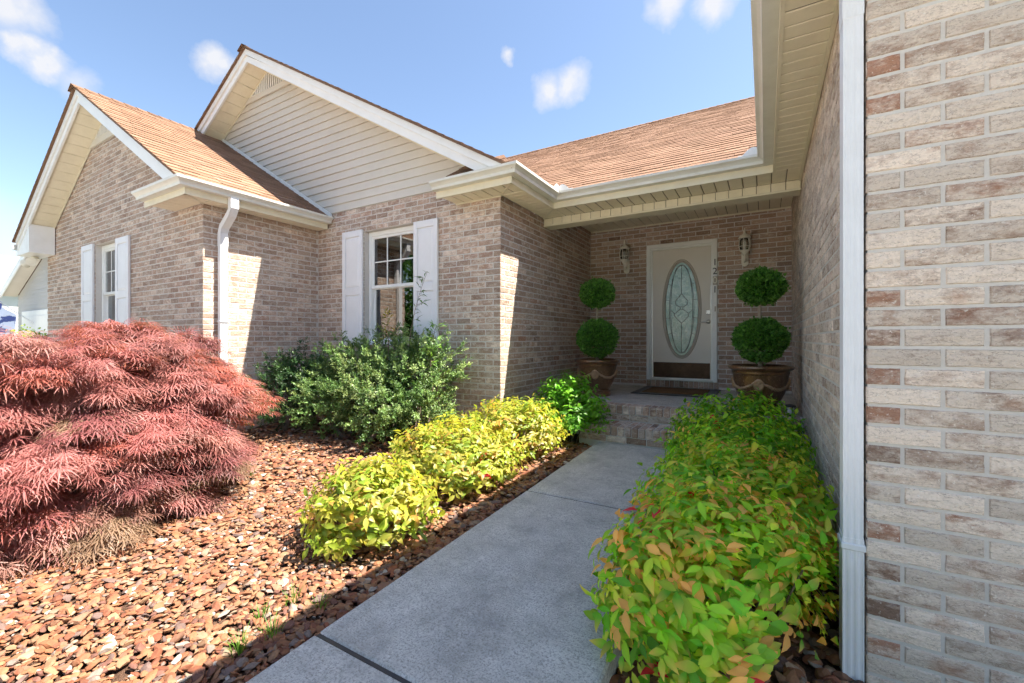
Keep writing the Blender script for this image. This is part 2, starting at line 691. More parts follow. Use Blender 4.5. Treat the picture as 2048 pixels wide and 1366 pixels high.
def sstep(a, b, x):
    t = min(max((x - a) / (b - a), 0), 1)
    return t * t * (3 - 2 * t)

def bed_z(x, y):
    if x > -1.0:
        return -.075 + .07 * sstep(2, 4.5, y)
    return -.035 + .055 * sstep(1.0, 3.2, y) + .08 * sstep(2.6, 4.3, y) * sstep(-1.6, -2.4, x) + .02 * math.sin(x * 2.1 + y * 1.3)

# ================================================================== THE GROUND
g = MB()
g.add([(-400, -400, -.16), (400, -400, -.16), (400, 600, -.16), (-400, 600, -.16)], [(0, 1, 2, 3)])
ground = g.build('ground', 'lawn')
tag(ground, kind='structure')

nx, ny = 70, 60
xs = np.linspace(-9.5, -1.49, nx)
ys = np.linspace(-2.0, 4.9, ny)
V = [(x, y, bed_z(x, y) - .012) for y in ys for x in xs]
Fq = [(j * nx + i, j * nx + i + 1, (j + 1) * nx + i + 1, (j + 1) * nx + i) for j in range(ny - 1) for i in range(nx - 1)]
b0 = len(V)
xs2 = np.linspace(-.48, .32, 8)
ys2 = np.linspace(-1.0, 4.86, 30)
V += [(x, y, bed_z(x, y) - .012) for y in ys2 for x in xs2]
Fq += [(b0 + j * 8 + i, b0 + j * 8 + i + 1, b0 + (j + 1) * 8 + i + 1, b0 + (j + 1) * 8 + i) for j in range(29) for i in range(7)]
bed = np_mesh('planting_bed_ground', V, Fq, mat='soil', smooth=True)
tag(bed, kind='structure')

# concrete walk: separate slabs with tooled joints
path = MB()
path.box(-1.47, -.50, -.8, 4.46, -.14, -.055)
path = path.build('path', 'soil')
tag(path, kind='structure')
joints = [-.75, 1.10, 2.86, 4.468]
for i in range(3):
    y0, y1 = joints[i] + .009, joints[i + 1] - .009
    b = MB()
    b.bbox(-1.50, -.47, y0, y1, -.10, 0, .008)
    vv_ = []
    for (x, y, z) in b.v:
        vv_.append((x, y, z + walk_z(y)))
    b.v = vv_
    b.build('slab', 'concrete', path)

for yj in joints[1:3]:
    MB().box(-1.495, -.475, yj - .0085, yj + .0085, -.09 + walk_z(yj), -.007 + walk_z(yj)).build('joint_filler', 'black_plastic', path)

# unseen pale concrete, added to bounce sunlight onto the shaded fronts
dr = MB()
for i in range(6):
    for j in range(4):
        dr.bbox(-11 + i * 4.2 + .006, -11 + (i + 1) * 4.2 - .006, -15.2 + j * 3.6 + .006, -15.2 + (j + 1) * 3.6 - .006, -.155, -.045, .008)
for i in range(4):  # more slabs added by the garage, to replace green lawn bounce
    dr.bbox(-26 + i * 3.6, -26 + (i + 1) * 3.6 - .012, -.77, 3.3, -.155, -.05, .008)
dr = dr.build('bounce_slabs', 'bounce_concrete')
tag(dr, kind='structure')

# ================================================================== THE HOUSE
house = thing('brick_house', (-3, 5, 0), 'single storey tumbled brick house with cream gables and brown shingle roofs', 'house')

# ---------------------------------------------------------------- brick laying
COURSE, BL, JT = .0677, .1937, .0095
Z00 = -.30
all_bricks = []          # (area in px, builder args) for ranking

def lay(wall_part, org, du, nrm, u0, u1, z0, z1, spans, washf=.3, start=0, near=False, vis=None):
    """lay running-bond bricks on the plane org + u*du (+z); spans(za, zb) -> allowed u intervals"""
    c0 = int(math.floor((z0 - Z00) / COURSE))
    c1 = int(math.ceil((z1 - Z00) / COURSE))
    for ci in range(c0, c1):
        za = Z00 + ci * COURSE + JT / 2
        zb = za + COURSE - JT
        za_, zb_ = max(za, z0), min(zb, z1)
        if zb_ - za_ < .02:
            continue
        for (sa, sb) in spans(za_, zb_):
            sa, sb = max(sa, u0), min(sb, u1)
            if sb - sa < .03:
                continue
            ph = ((ci + start) % 2) * (BL + JT) / 2
            u = u0 - ph
            jit = 0
            while u < sb:
                a, b = max(u, sa), min(u + BL, sb)
                if b - a > .025:
                    p = org + du * ((a + b) / 2)
                    zc = (za_ + zb_) / 2
                    all_bricks.append([wall_part, org, du, nrm, a, b, za_, zb_, washf, near, p, zc])
                u += BL + JT

def brick_geo(a, b, za, zb, org, du, nrm, near, rs):
    """vertices/faces of one brick tile standing 9 mm proud of the mortar"""
    e = .0035
    PR = .0085 if near else .0045
    if near:
        nu, nzz = 6, 2
        vs, fs = [], []
        ring = []
        for j in range(nzz + 1):
            for i in range(nu + 1):
                uu = a + e + (b - a - 2 * e) * i / nu
                zz = za + e + (zb - za - 2 * e) * j / nzz
                edge = i in (0, nu) or j in (0, nzz)
                uu += rs.uniform(-.0022, .0022) if i in (0, nu) else rs.uniform(-.006, .006)
                zz += rs.uniform(-.0022, .0022)
                dp = rs.uniform(-.0022, .0004) - (.0022 if edge else 0)
                q = org + du * uu + nrm * dp
                vs.append((q.x, q.y, zz))
        W = nu + 1
        for j in range(nzz):
            for i in range(nu):
                fs.append((j * W + i, j * W + i + 1, (j + 1) * W + i + 1, (j + 1) * W + i))
        per = [i for i in range(W)] + [j * W + nu for j in range(1, nzz + 1)] + [nzz * W + i for i in range(nu - 1, -1, -1)] + [j * W for j in range(nzz - 1, 0, -1)]
        cu, cz = (a + b) / 2, (za + zb) / 2
        ns = len(vs)
        for ii in per:
            i, j = ii % W, ii // W
            uu = a + (b - a) * i / nu
            zz = za + (zb - za) * j / nzz
            q = org + du * uu - nrm * (PR + .002)
            vs.append((q.x, q.y, zz))
        for k_ in range(len(per)):
            k2 = (k_ + 1) % len(per)
            fs.append((per[k_], ns + k_, ns + k2, per[k2]))
        return vs, fs
    vs = []
    t = [rs.uniform(-.0025, .0006) for _ in range(4)]
    for (uu, zz, q) in ((a, za, 0), (b, za, 0), (b, zb, 0), (a, zb, 0)):
        p = org + du * uu - nrm * (PR + .002)
        vs.append((p.x, p.y, zz))
    for i, (uu, zz) in enumerate(((a + e, za + e), (b - e, za + e), (b - e, zb - e), (a + e, zb - e))):
        p = org + du * (uu + rs.uniform(-.0018, .0018)) + nrm * t[i]
        vs.append((p.x, p.y, zz + rs.uniform(-.0016, .0016)))
    return vs, [(4, 5, 6, 7), (0, 1, 5, 4), (1, 2, 6, 5), (2, 3, 7, 6), (3, 0, 4, 7)]

def wall_slab(name, rects, axis, d0, d1):
    """rects in (u, z) on plane axis between depth d0,d1 -> one mortar mesh"""
    b = MB()
    for (u0, u1, z0, z1) in rects:
        if axis == 'y':
            b.box(u0, u1, d0, d1, z0, z1)
        else:
            b.box(d0, d1, u0, u1, z0, z1)
    return b.build(name, 'mortar', house)

T = .12
MI = .0045          # mortar recess
X_, Y_ = Vector((1, 0, 0)), Vector((0, 1, 0))

# garage wing: front wall and the long side wall
AX1 = 3.2
wA = wall_slab('wall', [(XA + MI, 6.3, -.3, ZS + .2)], 'y', YA + .0085, YA + .0085 + T)
lay(wA, Vector((0, YA, 0)), X_, -Y_, XA, AX1, -.3, ZS + .15, lambda a, b: [(XA, AX1)], .83, 0, True)
wAs = wall_slab('wall', [(YA + MI + T, YD + .3, -.3, ZS + .35)], 'x', XA + MI, XA + MI + T)
lay(wAs, Vector((XA, 0, 0)), Y_, -X_, YA + .004, YD, -.3, ZS + .25, lambda a, b: [(YA + .004, YD - .001)], .72, 1)
# middle wing side wall
wBs = wall_slab('wall', [(YB + MI + T, YD + .3, -.3, ZS + .35)], 'x', XB - MI - T, XB - MI)
lay(wBs, Vector((XB, 0, 0)), Y_, X_, YB + .004, YD, -.3, ZS + .25, lambda a, b: [(YB + .004, YD - .001)], .34, 1)
# middle wing front wall with its window
OB = (-4.665, -3.755, 1.0763, 2.611)      # window opening x0,x1,z0,z1
ZBT = H + 1.80                                # top of the brick under the gable siding
wB = wall_slab('wall', [(XC - .3, OB[0], -.3, ZBT), (OB[1], XB - MI, -.3, ZBT), (OB[0], OB[1], -.3, OB[2]), (OB[0], OB[1], OB[3], ZBT)], 'y', YB + MI, YB + MI + T)
def spB(za, zb):
    if zb < OB[2] - .09 or za > OB[3] - .005:
        return [(XC, XB)]
    return [(XC, OB[0]), (OB[1], XB)]
# laid from the right-hand corner
lay(wB, Vector((XB, YB, 0)), -X_, -Y_, 0, XB - XC, -.3, ZBT, lambda a, b: [(XB - q1, XB - q0) for q0, q1 in reversed(spB(a, b))], .44, 0)
# far wing side wall
wCs = wall_slab('wall', [(YC + MI + T, YB + .3, -.3, ZS + .35)], 'x', XC - MI - T, XC - MI)
lay(wCs, Vector((XC, 0, 0)), Y_, X_, YC + .004, YB, -.3, ZS + .25, lambda a, b: [(YC + .004, YB - .001)], .42, 1)
# far wing gable front with its window
OC = (-8.94, -8.08, 1.0763, 2.611)
ZVC = H + 2.985                                # under the gable vent band
zc_corner = roofC(XC) - .20
bm = MB()
for (u0, u1, z0, z1) in [(XCL, OC[0], -.3, ZS), (OC[1], XC - MI, -.3, ZS), (OC[0], OC[1], -.3, OC[2]), (OC[0], OC[1], OC[3], ZS)]:
    bm.box(u0, u1, YC + MI, YC + MI + T, z0, z1)
xr = lambda z: (ROOF_C['x'] - (ROOF_C['z'] - .2 - z) / ROOF_C['m'], ROOF_C['x'] + (ROOF_C['z'] - .2 - z) / ROOF_C['m'])
bm.prism([(XCL, ZS), (XC - MI, ZS), (XC - MI, min(roofC(XC) - .12, 9)), (ROOF_C['x'], ROOF_C['z'] - .12), (XCL, roofC(XCL) - .12)], 'y', YC + MI, YC + MI + T)
wC = bm.build('wall', 'mortar', house)
def spC(za, zb):
    lo_, hi_ = (XCL, XC)
    if zb > ZS:
        l2, h2 = (ROOF_C['x'] - (ROOF_C['z'] - .15 - zb) / ROOF_C['m'], ROOF_C['x'] + (ROOF_C['z'] - .15 - zb) / ROOF_C['m'])
        lo_, hi_ = max(lo_, l2), min(hi_, h2)
    if zb < OC[2] - .09 or za > OC[3] - .005:
        return [(lo_, hi_)]
    return [(lo_, OC[0]), (OC[1], hi_)]
lay(wC, Vector((XC, YC, 0)), -X_, -Y_, 0, XC - XCL, -.3, ZVC, lambda a, b: [(XC - q1, XC - q0) for q0, q1 in reversed(spC(a, b))], .40, 0)
# door wall
OD = (-1.593, -.593, ZF + .10, 2.611)
ZCEIL = H + 1.785
wD = wall_slab('wall', [(XB, OD[0], -.3, ZCEIL + .1), (OD[1], XA, -.3, ZCEIL + .1), (OD[0], OD[1], -.3, OD[2]), (OD[0], OD[1], OD[3], ZCEIL + .1)], 'y', YD + MI, YD + MI + T)
def spD(za, zb):
    if za > OD[3] - .004:
        return [(XB, XA)]
    if zb < OD[2]:
        return [(XB, OD[0]), (OD[1], XA)]
    return [(XB, OD[0]), (OD[1], XA)]
lay(wD, Vector((0, YD, 0)), X_, -Y_, XB, XA, ZF, ZCEIL + .02, spD, .22, 0)

# rank by size in the photograph: the largest 300 are parts of their own
rs = random.Random(11)
def seen_px(br):
    wp, org, du, nrm, a, b, za, zb, wf, near, p, zc = br
    D = cam_depth(p.x, p.y)
    if D < .2:
        return 0
    if nrm.dot(Vector((p.x, p.y, 0))) > 0:
        return 0
    q0, q1 = org + du * a, org + du * b
    u0, v0 = px(q0.x, q0.y, zb)
    u1, v1 = px(q1.x, q1.y, za)
    if max(u0, u1) < 2 or min(u0, u1) > 2046 or max(v0, v1) < 2 or min(v0, v1) > 1364:
        return 0
    if wp is wBs or wp is wD or wp is wAs:
        if wp is not wAs and zc < ZF + .3:
            return 0
    if wp is wAs and min(u0, u1) > 1684:
        return 0
    if wp in (wC, wCs) and v0 > 690:
        return 0
    if wp is wB and v0 > 690 and u0 < 960:
        return 0
    return abs(u1 - u0) * abs(F_PX * (zb - za) / D)
for br in all_bricks:
    br.append(seen_px(br))
all_bricks.sort(key=lambda q: -q[-1])
piles = {}
for i, br in enumerate(all_bricks):
    wp, org, du, nrm, a, b, za, zb, wf, near, p, zc, sz = br
    if near:
        c = (rs.random(), rs.random(), min(max(wf + rs.uniform(-.24, .22), 0), 1))
    else:
        t_ = rs.random()
        c = (.22 + .55 * rs.random() if t_ < .9 else rs.random(), rs.random(), min(max(wf + rs.uniform(-.15, .15), 0), 1))
    if wp is wA and abs(a - XA) < .002 and b - a < .15 and rs.random() < .6:
        c = (.9 if rs.random() < .6 else .05, rs.random(), rs.uniform(.28, .5))     # reddish closers along the corner
    vs, fs = brick_geo(a, b, za, zb, org, du, nrm, near and sz > 0, rs)
    if i < 298 and sz > 0:
        np_mesh('brick', vs, fs, mat='brick', parent=wp, col=[c] * len(vs))
    else:
        piles.setdefault(wp.name, (wp, MB()))[1].add(vs, fs, c)
for wp, mb in piles.values():
    o = mb.build('brick_courses', 'brick', wp)
    o['kind'] = 'stuff'

# rowlock sills under the windows and the door
def rowlock(parent, x0, x1, yf, yb, z0, z1, wash, pitch=.0677, jitter=.002):
    mb = MB()
    n = max(1, int(round((x1 - x0) / pitch)))
    w = (x1 - x0) / n
    for i in range(n):
        a, b = x0 + i * w + .0045, x0 + (i + 1) * w - .0045
        o = MB()
        o.bbox(a, b, yf + rs.uniform(-jitter, jitter), yb, z0, z1 + rs.uniform(-jitter, jitter) * .6, .005)
        mb.add(o.v, o.f, (rs.random(), rs.random(), wash + rs.uniform(-.25, .25)))
    return mb
for (o_, yw, wp) in ((OB, YB, wB), (OC, YC, wC)):
    s = rowlock(wp, o_[0] - .03, o_[1] + .03, yw - .02, yw + .1, o_[2] - .088, o_[2] - .004, .45).build('window_sill', 'brick', wp)
s = rowlock(wD, OD[0], OD[1] + .02, YD - .012, YD + .06, ZF + .004, OD[2] - .004, .25).build('threshold_bricks', 'brick', wD)

# ---------------------------------------------------------------- porch floor and steps
pf = MB()
pf.box(XB + .002, XA - .002, 5.02, YD + .02, -.2, ZF)
porch = pf.build('porch_floor', 'concrete', house)
mb = MB()
mb.box(XB + .003, XA - .003, 4.85, 5.02, -.25, ZF - .006)
mb.box(-1.72, -.32, 4.49, 4.849, -.25, .25 - .006)
step = mb.build('step', 'mortar', house)
x = XB + .01
def place_rowlocks(x0, x1, yf, yb, z0, z1, wash):
    n = int(round((x1 - x0) / .0705))
    w = (x1 - x0) / n
    for i in range(n):
        a, b = x0 + i * w + .0045, x0 + (i + 1) * w - .0045
        o = MB()
        o.bbox(a, b, yf + rs.uniform(-.003, .003), yb, z0, z1 + rs.uniform(-.0015, .0015), .006)
        c = (rs.random(), rs.random(), wash + rs.uniform(-.25, .2))
        o.c = [c] * len(o.v)
        o.build('edge_brick', 'brick', step)
place_rowlocks(XB + .02, XA - .02, 4.832, 5.016, ZF - .094, ZF, .45)
place_rowlocks(-1.72, -.32, 4.472, 4.66, .25 - .094, .25, .45)
place_rowlocks(-1.72, -.32, 4.669, 4.842, .25 - .03, .249, .45)
for (x0, x1, yf, z0, z1, off_) in ((XB + .02, XA - .02, 4.842, ZF - .094 - .068, ZF - .094 - .01, 0), (-1.72, -.32, 4.483, .25 - .094 - .068, .25 - .094 - .01, .1),
                                   (XB + .02, -1.73, 4.842, ZF - .094 - .136, ZF - .094 - .078, .1), (XB + .02, -1.73, 4.842, ZF - .094 - .204, ZF - .094 - .146, 0)):
    u = x0 - off_
    while u < x1:
        a, b = max(u, x0), min(u + BL, x1)
        if b - a > .03:
            o = MB()
            o.bbox(a, b, yf + rs.uniform(-.002, .002), yf + .05, z0, z1, .004)
            o.c = [(rs.random(), rs.random(), .5 + rs.uniform(-.25, .25))] * len(o.v)
            o.build('edge_brick', 'brick', step)
        u += BL + JT

# ---------------------------------------------------------------- eaves: fascia, gutters, soffits
XF_B, YF_B = -2.195, 3.855     # fascia lines
YF_P, XF_A = 4.885, .062
YF_C, XF_C = 2.315, -5.395
GP = [(0, 2.888), (0, 2.80), (.078, 2.80), (.083, 2.828), (.100, 2.846), (.125, 2.862), (.127, 2.886), (.114, 2.886), (.112, 2.870),
      (.094, 2.852), (.074, 2.832), (.068, 2.812), (.006, 2.812), (.006, 2.888)]
path1 = [(-3.17, YF_B), (XF_B, YF_B), (XF_B, YF_P), (XF_A, YF_P), (XF_A, 1.25)]
MB().sweep(path1, [(-.02, 2.728), (0, 2.728), (0, 2.86), (-.02, 2.86)]).build('fascia', 'cream_vinyl', house)
gut = MB().sweep(path1, GP).build('gutter', 'gutter_metal', house)
path2 = [(-6.40, YF_C), (XF_C, YF_C), (XF_C, 4.13)]
MB().sweep(path2, [(-.02, 2.728), (0, 2.728), (0, 2.86), (-.02, 2.86)]).build('fascia', 'cream_vinyl', house)
gut2 = MB().sweep(path2, GP).build('gutter', 'gutter_metal', house)
# end caps of the gutters
for gx, gy, gp in ((-3.172, YF_B, gut), (-6.402, YF_C, gut2)):
    MB().prism([(gy - o_, z) for o_, z in GP[:7]], 'x', gx - .002, gx).build('end_cap', 'gutter_metal', gp)
MB().prism([(XF_C + o_, z) for o_, z in GP[:7]], 'y', 4.131, 4.133).build('end_cap', 'gutter_metal', gut2)
# splash guards standing on the gutter lip at the inner corners
def guard(cx_, cy_, sx):
    b = MB()
    for (dx, dy) in ((1, 0), (0, -1)):
        n = 8
        pts = []
        for i in range(n + 1):
            t = i / n
            pts.append((t * .17, .062 * math.sin(math.pi * min(t * 1.0 + .25, 1)) + .012))
        vs, fs = [], []
        for (t, h) in pts:
            px_, py_ = cx_ + sx * dx * t, cy_ + dy * t
            vs += [(px_, py_, 2.88), (px_, py_, 2.886 + h), (px_ + .003 * dy, py_ + .003 * dx, 2.886 + h), (px_ + .003 * dy, py_ + .003 * dx, 2.88)]
        for i in range(n):
            for j in range(4):
                fs.append((i * 4 + j, i * 4 + (j + 1) % 4, i * 4 + 4 + (j + 1) % 4, i * 4 + 4 + j))
        fs += [(3, 2, 1, 0), (n * 4, n * 4 + 1, n * 4 + 2, n * 4 + 3)]
        b.add(vs, fs)
    b.build('splash_guard', 'white_trim', gut)
guard(XF_B + .118, YF_P - .118, 1)
guard(XF_A - .118, YF_P - .118, -1)

def soffit(name, x0, x1, y0, y1, along, z=ZS, w=.118, mat='soffit_vinyl', z2=None):
    """backing sheet + grooved boards; boards repeat along 'x' or 'y'"""
    b = MB()
    b.box(x0, x1, y0, y1, z + .010, z + .016)
    s = b.build(name, 'groove', house)
    a0, a1 = (x0, x1) if along == 'x' else (y0, y1)
    n = max(1, int(round((a1 - a0) / w)))
    ww = (a1 - a0) / n
    for i in range(n):
        p, q = a0 + i * ww + .005, a0 + (i + 1) * ww - .005
        o = MB()
        if along == 'x':
            o.bbox(p, q, y0 + .003, y1 - .003, z + rs.uniform(-.0012, .0012), z + .009, .0035)
        else:
            o.bbox(x0 + .003, x1 - .003, p, q, z + rs.uniform(-.0012, .0012), z + .009, .0035)
        o.build('soffit_board', mat, s)
    return s
soffit('soffit', XF_A + .001, XA - .012, 1.25, YF_P, 'y')                       # garage side
soffit('soffit', XF_B + .0, XF_A + .24, YF_P + .001, 5.258, 'x', w=.125)         # porch front
soffit('soffit', XB + .012, XF_B - .001, YB - .012, 5.258, 'y', w=.10)           # middle wing side
soffit('soffit', -3.11, XF_B - .001, YF_B + .001, YB - .013, 'x', w=.125)        # middle wing return
soffit('soffit', XC + .012, XF_C - .001, YC - .012, YB - .012, 'y')
soffit('soffit', -6.28, XF_C - .001, YF_C + .001, YC - .013, 'x')
for (p, q) in (((XB, YB), (XF_B, YF_B)), ((XC, YC), (XF_C, YF_C)), ((XB + .0, 5.25), (XF_B, YF_P))):
    d = (Vector(q) - Vector(p)).normalized() * .0
    t = Vector((Vector(q) - Vector(p)).normalized().yx) * .011
    t.x = -t.x
    P1, P2 = Vector(p), Vector(q)
    o = MB().prism([tuple(P1 + t), tuple(P2 + t), tuple(P2 - t), tuple(P1 - t)], 'z', ZS - .005, ZS - .0015)
    o.build('mitre_strip', 'cream_vinyl', house)
# wall-top trim strips
MB().box(XA - .022, XA - .002, 1.995, 5.25, ZS - .016, ZS - .002).build('wall_trim', 'cream_vinyl', house)
MB().box(XB - .6, XB + .02, YB - .020, YB - .002, ZS - .014, ZS - .002).build('wall_trim', 'cream_vinyl', house)

# porch beam, boxed in vinyl with small upright boards
beam = MB().box(XB + .001, XA - .001, 5.266, 5.45, 2.651, 2.95).build('porch_beam', 'groove', house)
n = 22
for i in range(n):
    a = XB + .002 + (XA - XB - .004) * i / n
    b_ = XB + .002 + (XA - XB - .004) * (i + 1) / n
    MB().bbox(a + .003, b_ - .003, 5.258, 5.268, 2.652, ZS - .001, .003).build('beam_board', 'soffit_vinyl', beam)
MB().bbox(XB + .002, XA - .002, 5.252, 5.462, 2.628, 2.650, .003).build('beam_trim', 'cream_vinyl', beam)
# porch ceiling
MB().box(XB + .001, XA - .001, 5.452, YD + .05, ZCEIL + .012, ZCEIL + .03).build('porch_ceiling', 'groove', house)
pc = bpy.context.scene.objects['porch_ceiling']
for i in range(22):
    a = XB + .002 + (XA - XB - .004) * i / 22
    b_ = XB + .002 + (XA - XB - .004) * (i + 1) / 22
    MB().bbox(a + .004, b_ - .004, 5.456, YD - .004, ZCEIL, ZCEIL + .012, .003).build('ceiling_board', 'soffit_vinyl', pc)
MB().bbox(XB + .012, XA - .012, YD - .022, YD - .002, ZCEIL - .022, ZCEIL - .003, .003).build('ceiling_trim', 'cream_vinyl', pc)

# ---------------------------------------------------------------- roofs
def roof_slope(name, org, a, b, L, S, span, mat='shingle', indiv=False, w=.305, ex=.142, thick=.02, deckspan=None):
    """org: eave corner; a: unit along the eave; b: unit up the slope. span(s) -> (a0, a1)"""
    nrm = a.cross(b)
    if nrm.z < 0:
        nrm = -nrm
    mb = MB()
    N = 24
    up, lo_ = [], []
    prev = None
    vs, fs = [], []
    for i in range(N + 1):
        s = S * i / N
        a0, a1 = span(s)
        for q in (a0, a1):
            p = org + a * q + b * s
            vs.append(p)
            vs.append(p - nrm * thick)
    for i in range(N):
        o = i * 4
        fs += [(o, o + 2, o + 6, o + 4), (o + 1, o + 5, o + 7, o + 3), (o, o + 4, o + 5, o + 1), (o + 2, o + 3, o + 7, o + 6)]
    fs += [(0, 1, 3, 2), (N * 4, N * 4 + 2, N * 4 + 3, N * 4 + 1)]
    mb.add(vs, fs, (.3, .3, .3))
    deck = mb.build(name, mat, house)
    rest = MB()
    nc = int(math.ceil(S / ex))
    cnt = 0
    for ci in range(nc):
        s0 = ci * ex
        s1 = min(s0 + ex * 1.25, S)
        a0, a1 = span(min(s0 + ex * .5, S))
        a0b, a1b = span(min(s1, S))
        u = a0 - rs.random() * w
        cs = rs.uniform(-.12, .12)
        while u < a1:
            ww = w * rs.uniform(.55, 1.15)
            p0, p1 = max(u, a0), min(u + ww - .004, a1)
            u += ww
            if p1 - p0 < .02:
                continue
            d0 = -.004 if ci == 0 else rs.uniform(-.004, .004)
            th = .012 + rs.uniform(-.003, .003)
            pts = []
            for (q, s, h) in ((p0, s0 + d0, th), (p1, s0 + d0, th), (p1, s1, .003), (p0, s1, .003)):
                pts.append(org + a * q + b * s + nrm * h)
            low = [org + a * p0 + b * (s0 + d0) + nrm * .001, org + a * p1 + b * (s0 + d0) + nrm * .001]
            vs = pts + low + [org + a * p1 + b * s1, org + a * p0 + b * s1]
            fs = [(0, 1, 2, 3), (4, 5, 1, 0), (5, 6, 2, 1), (6, 7, 3, 2), (7, 4, 0, 3)]
            c = (min(max(rs.random() * .5 + .35 + cs * .5, 0), 1), rs.random(), rs.random())
            if indiv and cnt < 290:
                o = np_mesh('shingle', vs, fs, mat=mat, parent=deck, col=[c] * len(vs))
                cnt += 1
            else:
                rest.add(vs, fs, c)
    if rest.v:
        o = rest.build('shingle_courses', mat, deck)
        o['kind'] = 'stuff'
    return deck

def slope_vecs(m, dx, dy):
    b = Vector((dx, dy, m))
    ln = b.length
    return b / ln, ln
# far wing: slope towards the porch (seen from above), and the other side
xe = -5.335
b, l1 = slope_vecs(ROOF_C['m'], -1, 0)
SC = (xe - ROOF_C['x']) * l1
roof_slope('roof', Vector((xe, YRC - .03, roofC(xe))), Y_, b, 0, SC, lambda s: (0, YB - YRC + .03), indiv=True)
xl = 2 * ROOF_C['x'] - xe
b, l1 = slope_vecs(ROOF_C['m'], 1, 0)
roof_slope('roof', Vector((xl, YRC - .03, roofC(xl))), Y_, b, 0, SC, lambda s: (0, 5.6), w=.6)
# middle wing
xe = -2.13
b, l1 = slope_vecs(ROOF_B['m'], -1, 0)
SB = (xe - ROOF_B['x']) * l1
roof_slope('roof', Vector((xe, YRB - .03, roofB(xe))), Y_, b, 0, SB, lambda s: (0, 4.80 - (YRB - .03) + s / l1), w=.6)
xl = 2 * ROOF_B['x'] - xe
b, l1b = slope_vecs(ROOF_B['m'], 1, 0)
roof_slope('roof', Vector((xl, YRB - .03, roofB(xl))), Y_, b, 0, SB, lambda s: (0, 5.2), w=.6)
# main roof over the porch
b, l1m = slope_vecs(MR, 0, 1)
YE = 4.825
zE = 2.868
roof_slope('roof', Vector((0, YE, zE)), X_, b, 0, 5.15 * l1m, lambda s: (-2.13 - s / l1m, max(-.01 + min(s / l1m, 3.2), -.01) if s / l1m < 3.2 else 6.6))
b2, _ = slope_vecs(MR, 0, -1)
roof_slope('roof', Vector((-7.2, YE + 10.3, zE)), X_, b2, 0, 5.15 * l1m, lambda s: (0, 13.8), w=.9)
# garage wing
b, l1a = slope_vecs(MR, 1, 0)
roof_slope('roof', Vector((-.01, 1.22, zE)), Y_, b, 0, 3.32 * l1a, lambda s: (0, YE - 1.22 + s / l1a), w=.6)
b, l1a = slope_vecs(MR, -1, 0)
roof_slope('roof', Vector((6.63, 1.22, zE)), Y_, b, 0, 3.32 * l1a, lambda s: (0, 6.4), w=.9)
# garage gable above the front wall
MB().prism([(XA + .01, ZS + .2), (6.3, ZS + .2), (6.3, ZS + .25), (3.305, zE + 3.35 * MR - .1), (XA + .01, ZS + .25)], 'y', YA + .03, YA + .1).build('gable_wall', 'cream_siding', house)

# ridge caps
def ridge(p0, p1, m, ax):
    p0, p1 = Vector(p0), Vector(p1)
    L = (p1 - p0).length
    d = (p1 - p0) / L
    n = int(L / .14)
    sd = Vector((-d.y, d.x, 0))
    mb = MB()
    for i in range(n):
        q0, q1 = p0 + d * (L * i / n - .02), p0 + d * (L * (i + 1) / n)
        vs = []
        for q, h in ((q0, .026), (q1, .017)):
            for s in (-.12, 0, .12):
                vs.append(q + sd * s + Vector((0, 0, h - abs(s) * m)))
            for s in (-.12, 0, .12):
                vs.append(q + sd * s + Vector((0, 0, h - .012 - abs(s) * m)))
        fs = [(0, 1, 7, 6), (1, 2, 8, 7), (3, 9, 10, 4), (4, 10, 11, 5), (0, 3, 4, 1), (1, 4, 5, 2), (6, 7, 10, 9), (7, 8, 11, 10), (0, 6, 9, 3), (2, 5, 11, 8)]
        mb.add(vs, fs, (rs.uniform(0, .4), rs.random(), rs.random()))
    return mb.build('ridge_cap', 'shingle', house)
ridge((ROOF_C['x'], YRC - .04, ROOF_C['z']), (ROOF_C['x'], YB, ROOF_C['z']), ROOF_C['m'], 0)
ridge((ROOF_B['x'], YRB - .04, ROOF_B['z']), (ROOF_B['x'], 9.2, ROOF_B['z']), ROOF_B['m'], 0)
ridge((-7.0, YE + 5.15, zE + 5.15 * MR), (6.6, YE + 5.15, zE + 5.15 * MR), MR, 0)

# ---------------------------------------------------------------- gable fronts
def rake(rf, yr, xr0, xl0):
    """two-step rake boards on both slopes; front face at yr"""
    for side, xend in ((1, xr0), (-1, xl0)):
        X0, Z0 = rf['x'], rf['z']
        def zz(x): return rf['z'] - rf['m'] * abs(x - rf['x'])
        for (t0, t1, y0, y1, nm) in ((-.012, -.110, yr, yr + .05, 'rake_board'), (-.121, -.215, yr + .022, yr + .05, 'rake_board')):
            zend, lim = zz(xend), 2.888
            if side == 1 and zend + t1 < lim:
                xc = X0 + (Z0 + t1 - lim) / rf['m']
                poly = [(X0, Z0 + t0), (xend, max(zend + t0, lim + .001)), (xend, lim), (xc, lim), (X0, Z0 + t1)]
            else:
                poly = [(X0, Z0 + t0), (xend, zend + t0), (xend, zend + t1), (X0, Z0 + t1)]
            MB().prism(poly, 'y', y0, y1).build(nm, 'white_trim', house)
        xe_ = xend - side * .45
        MB().prism([(X0, Z0 - .104), (xe_, zz(xe_) - .104), (xe_, zz(xe_) - .128), (X0, Z0 - .128)], 'y', yr + .034, yr + .048).build('rake_shade_line', 'groove', house)  # dark strip standing in for the shade line at the board step
    return

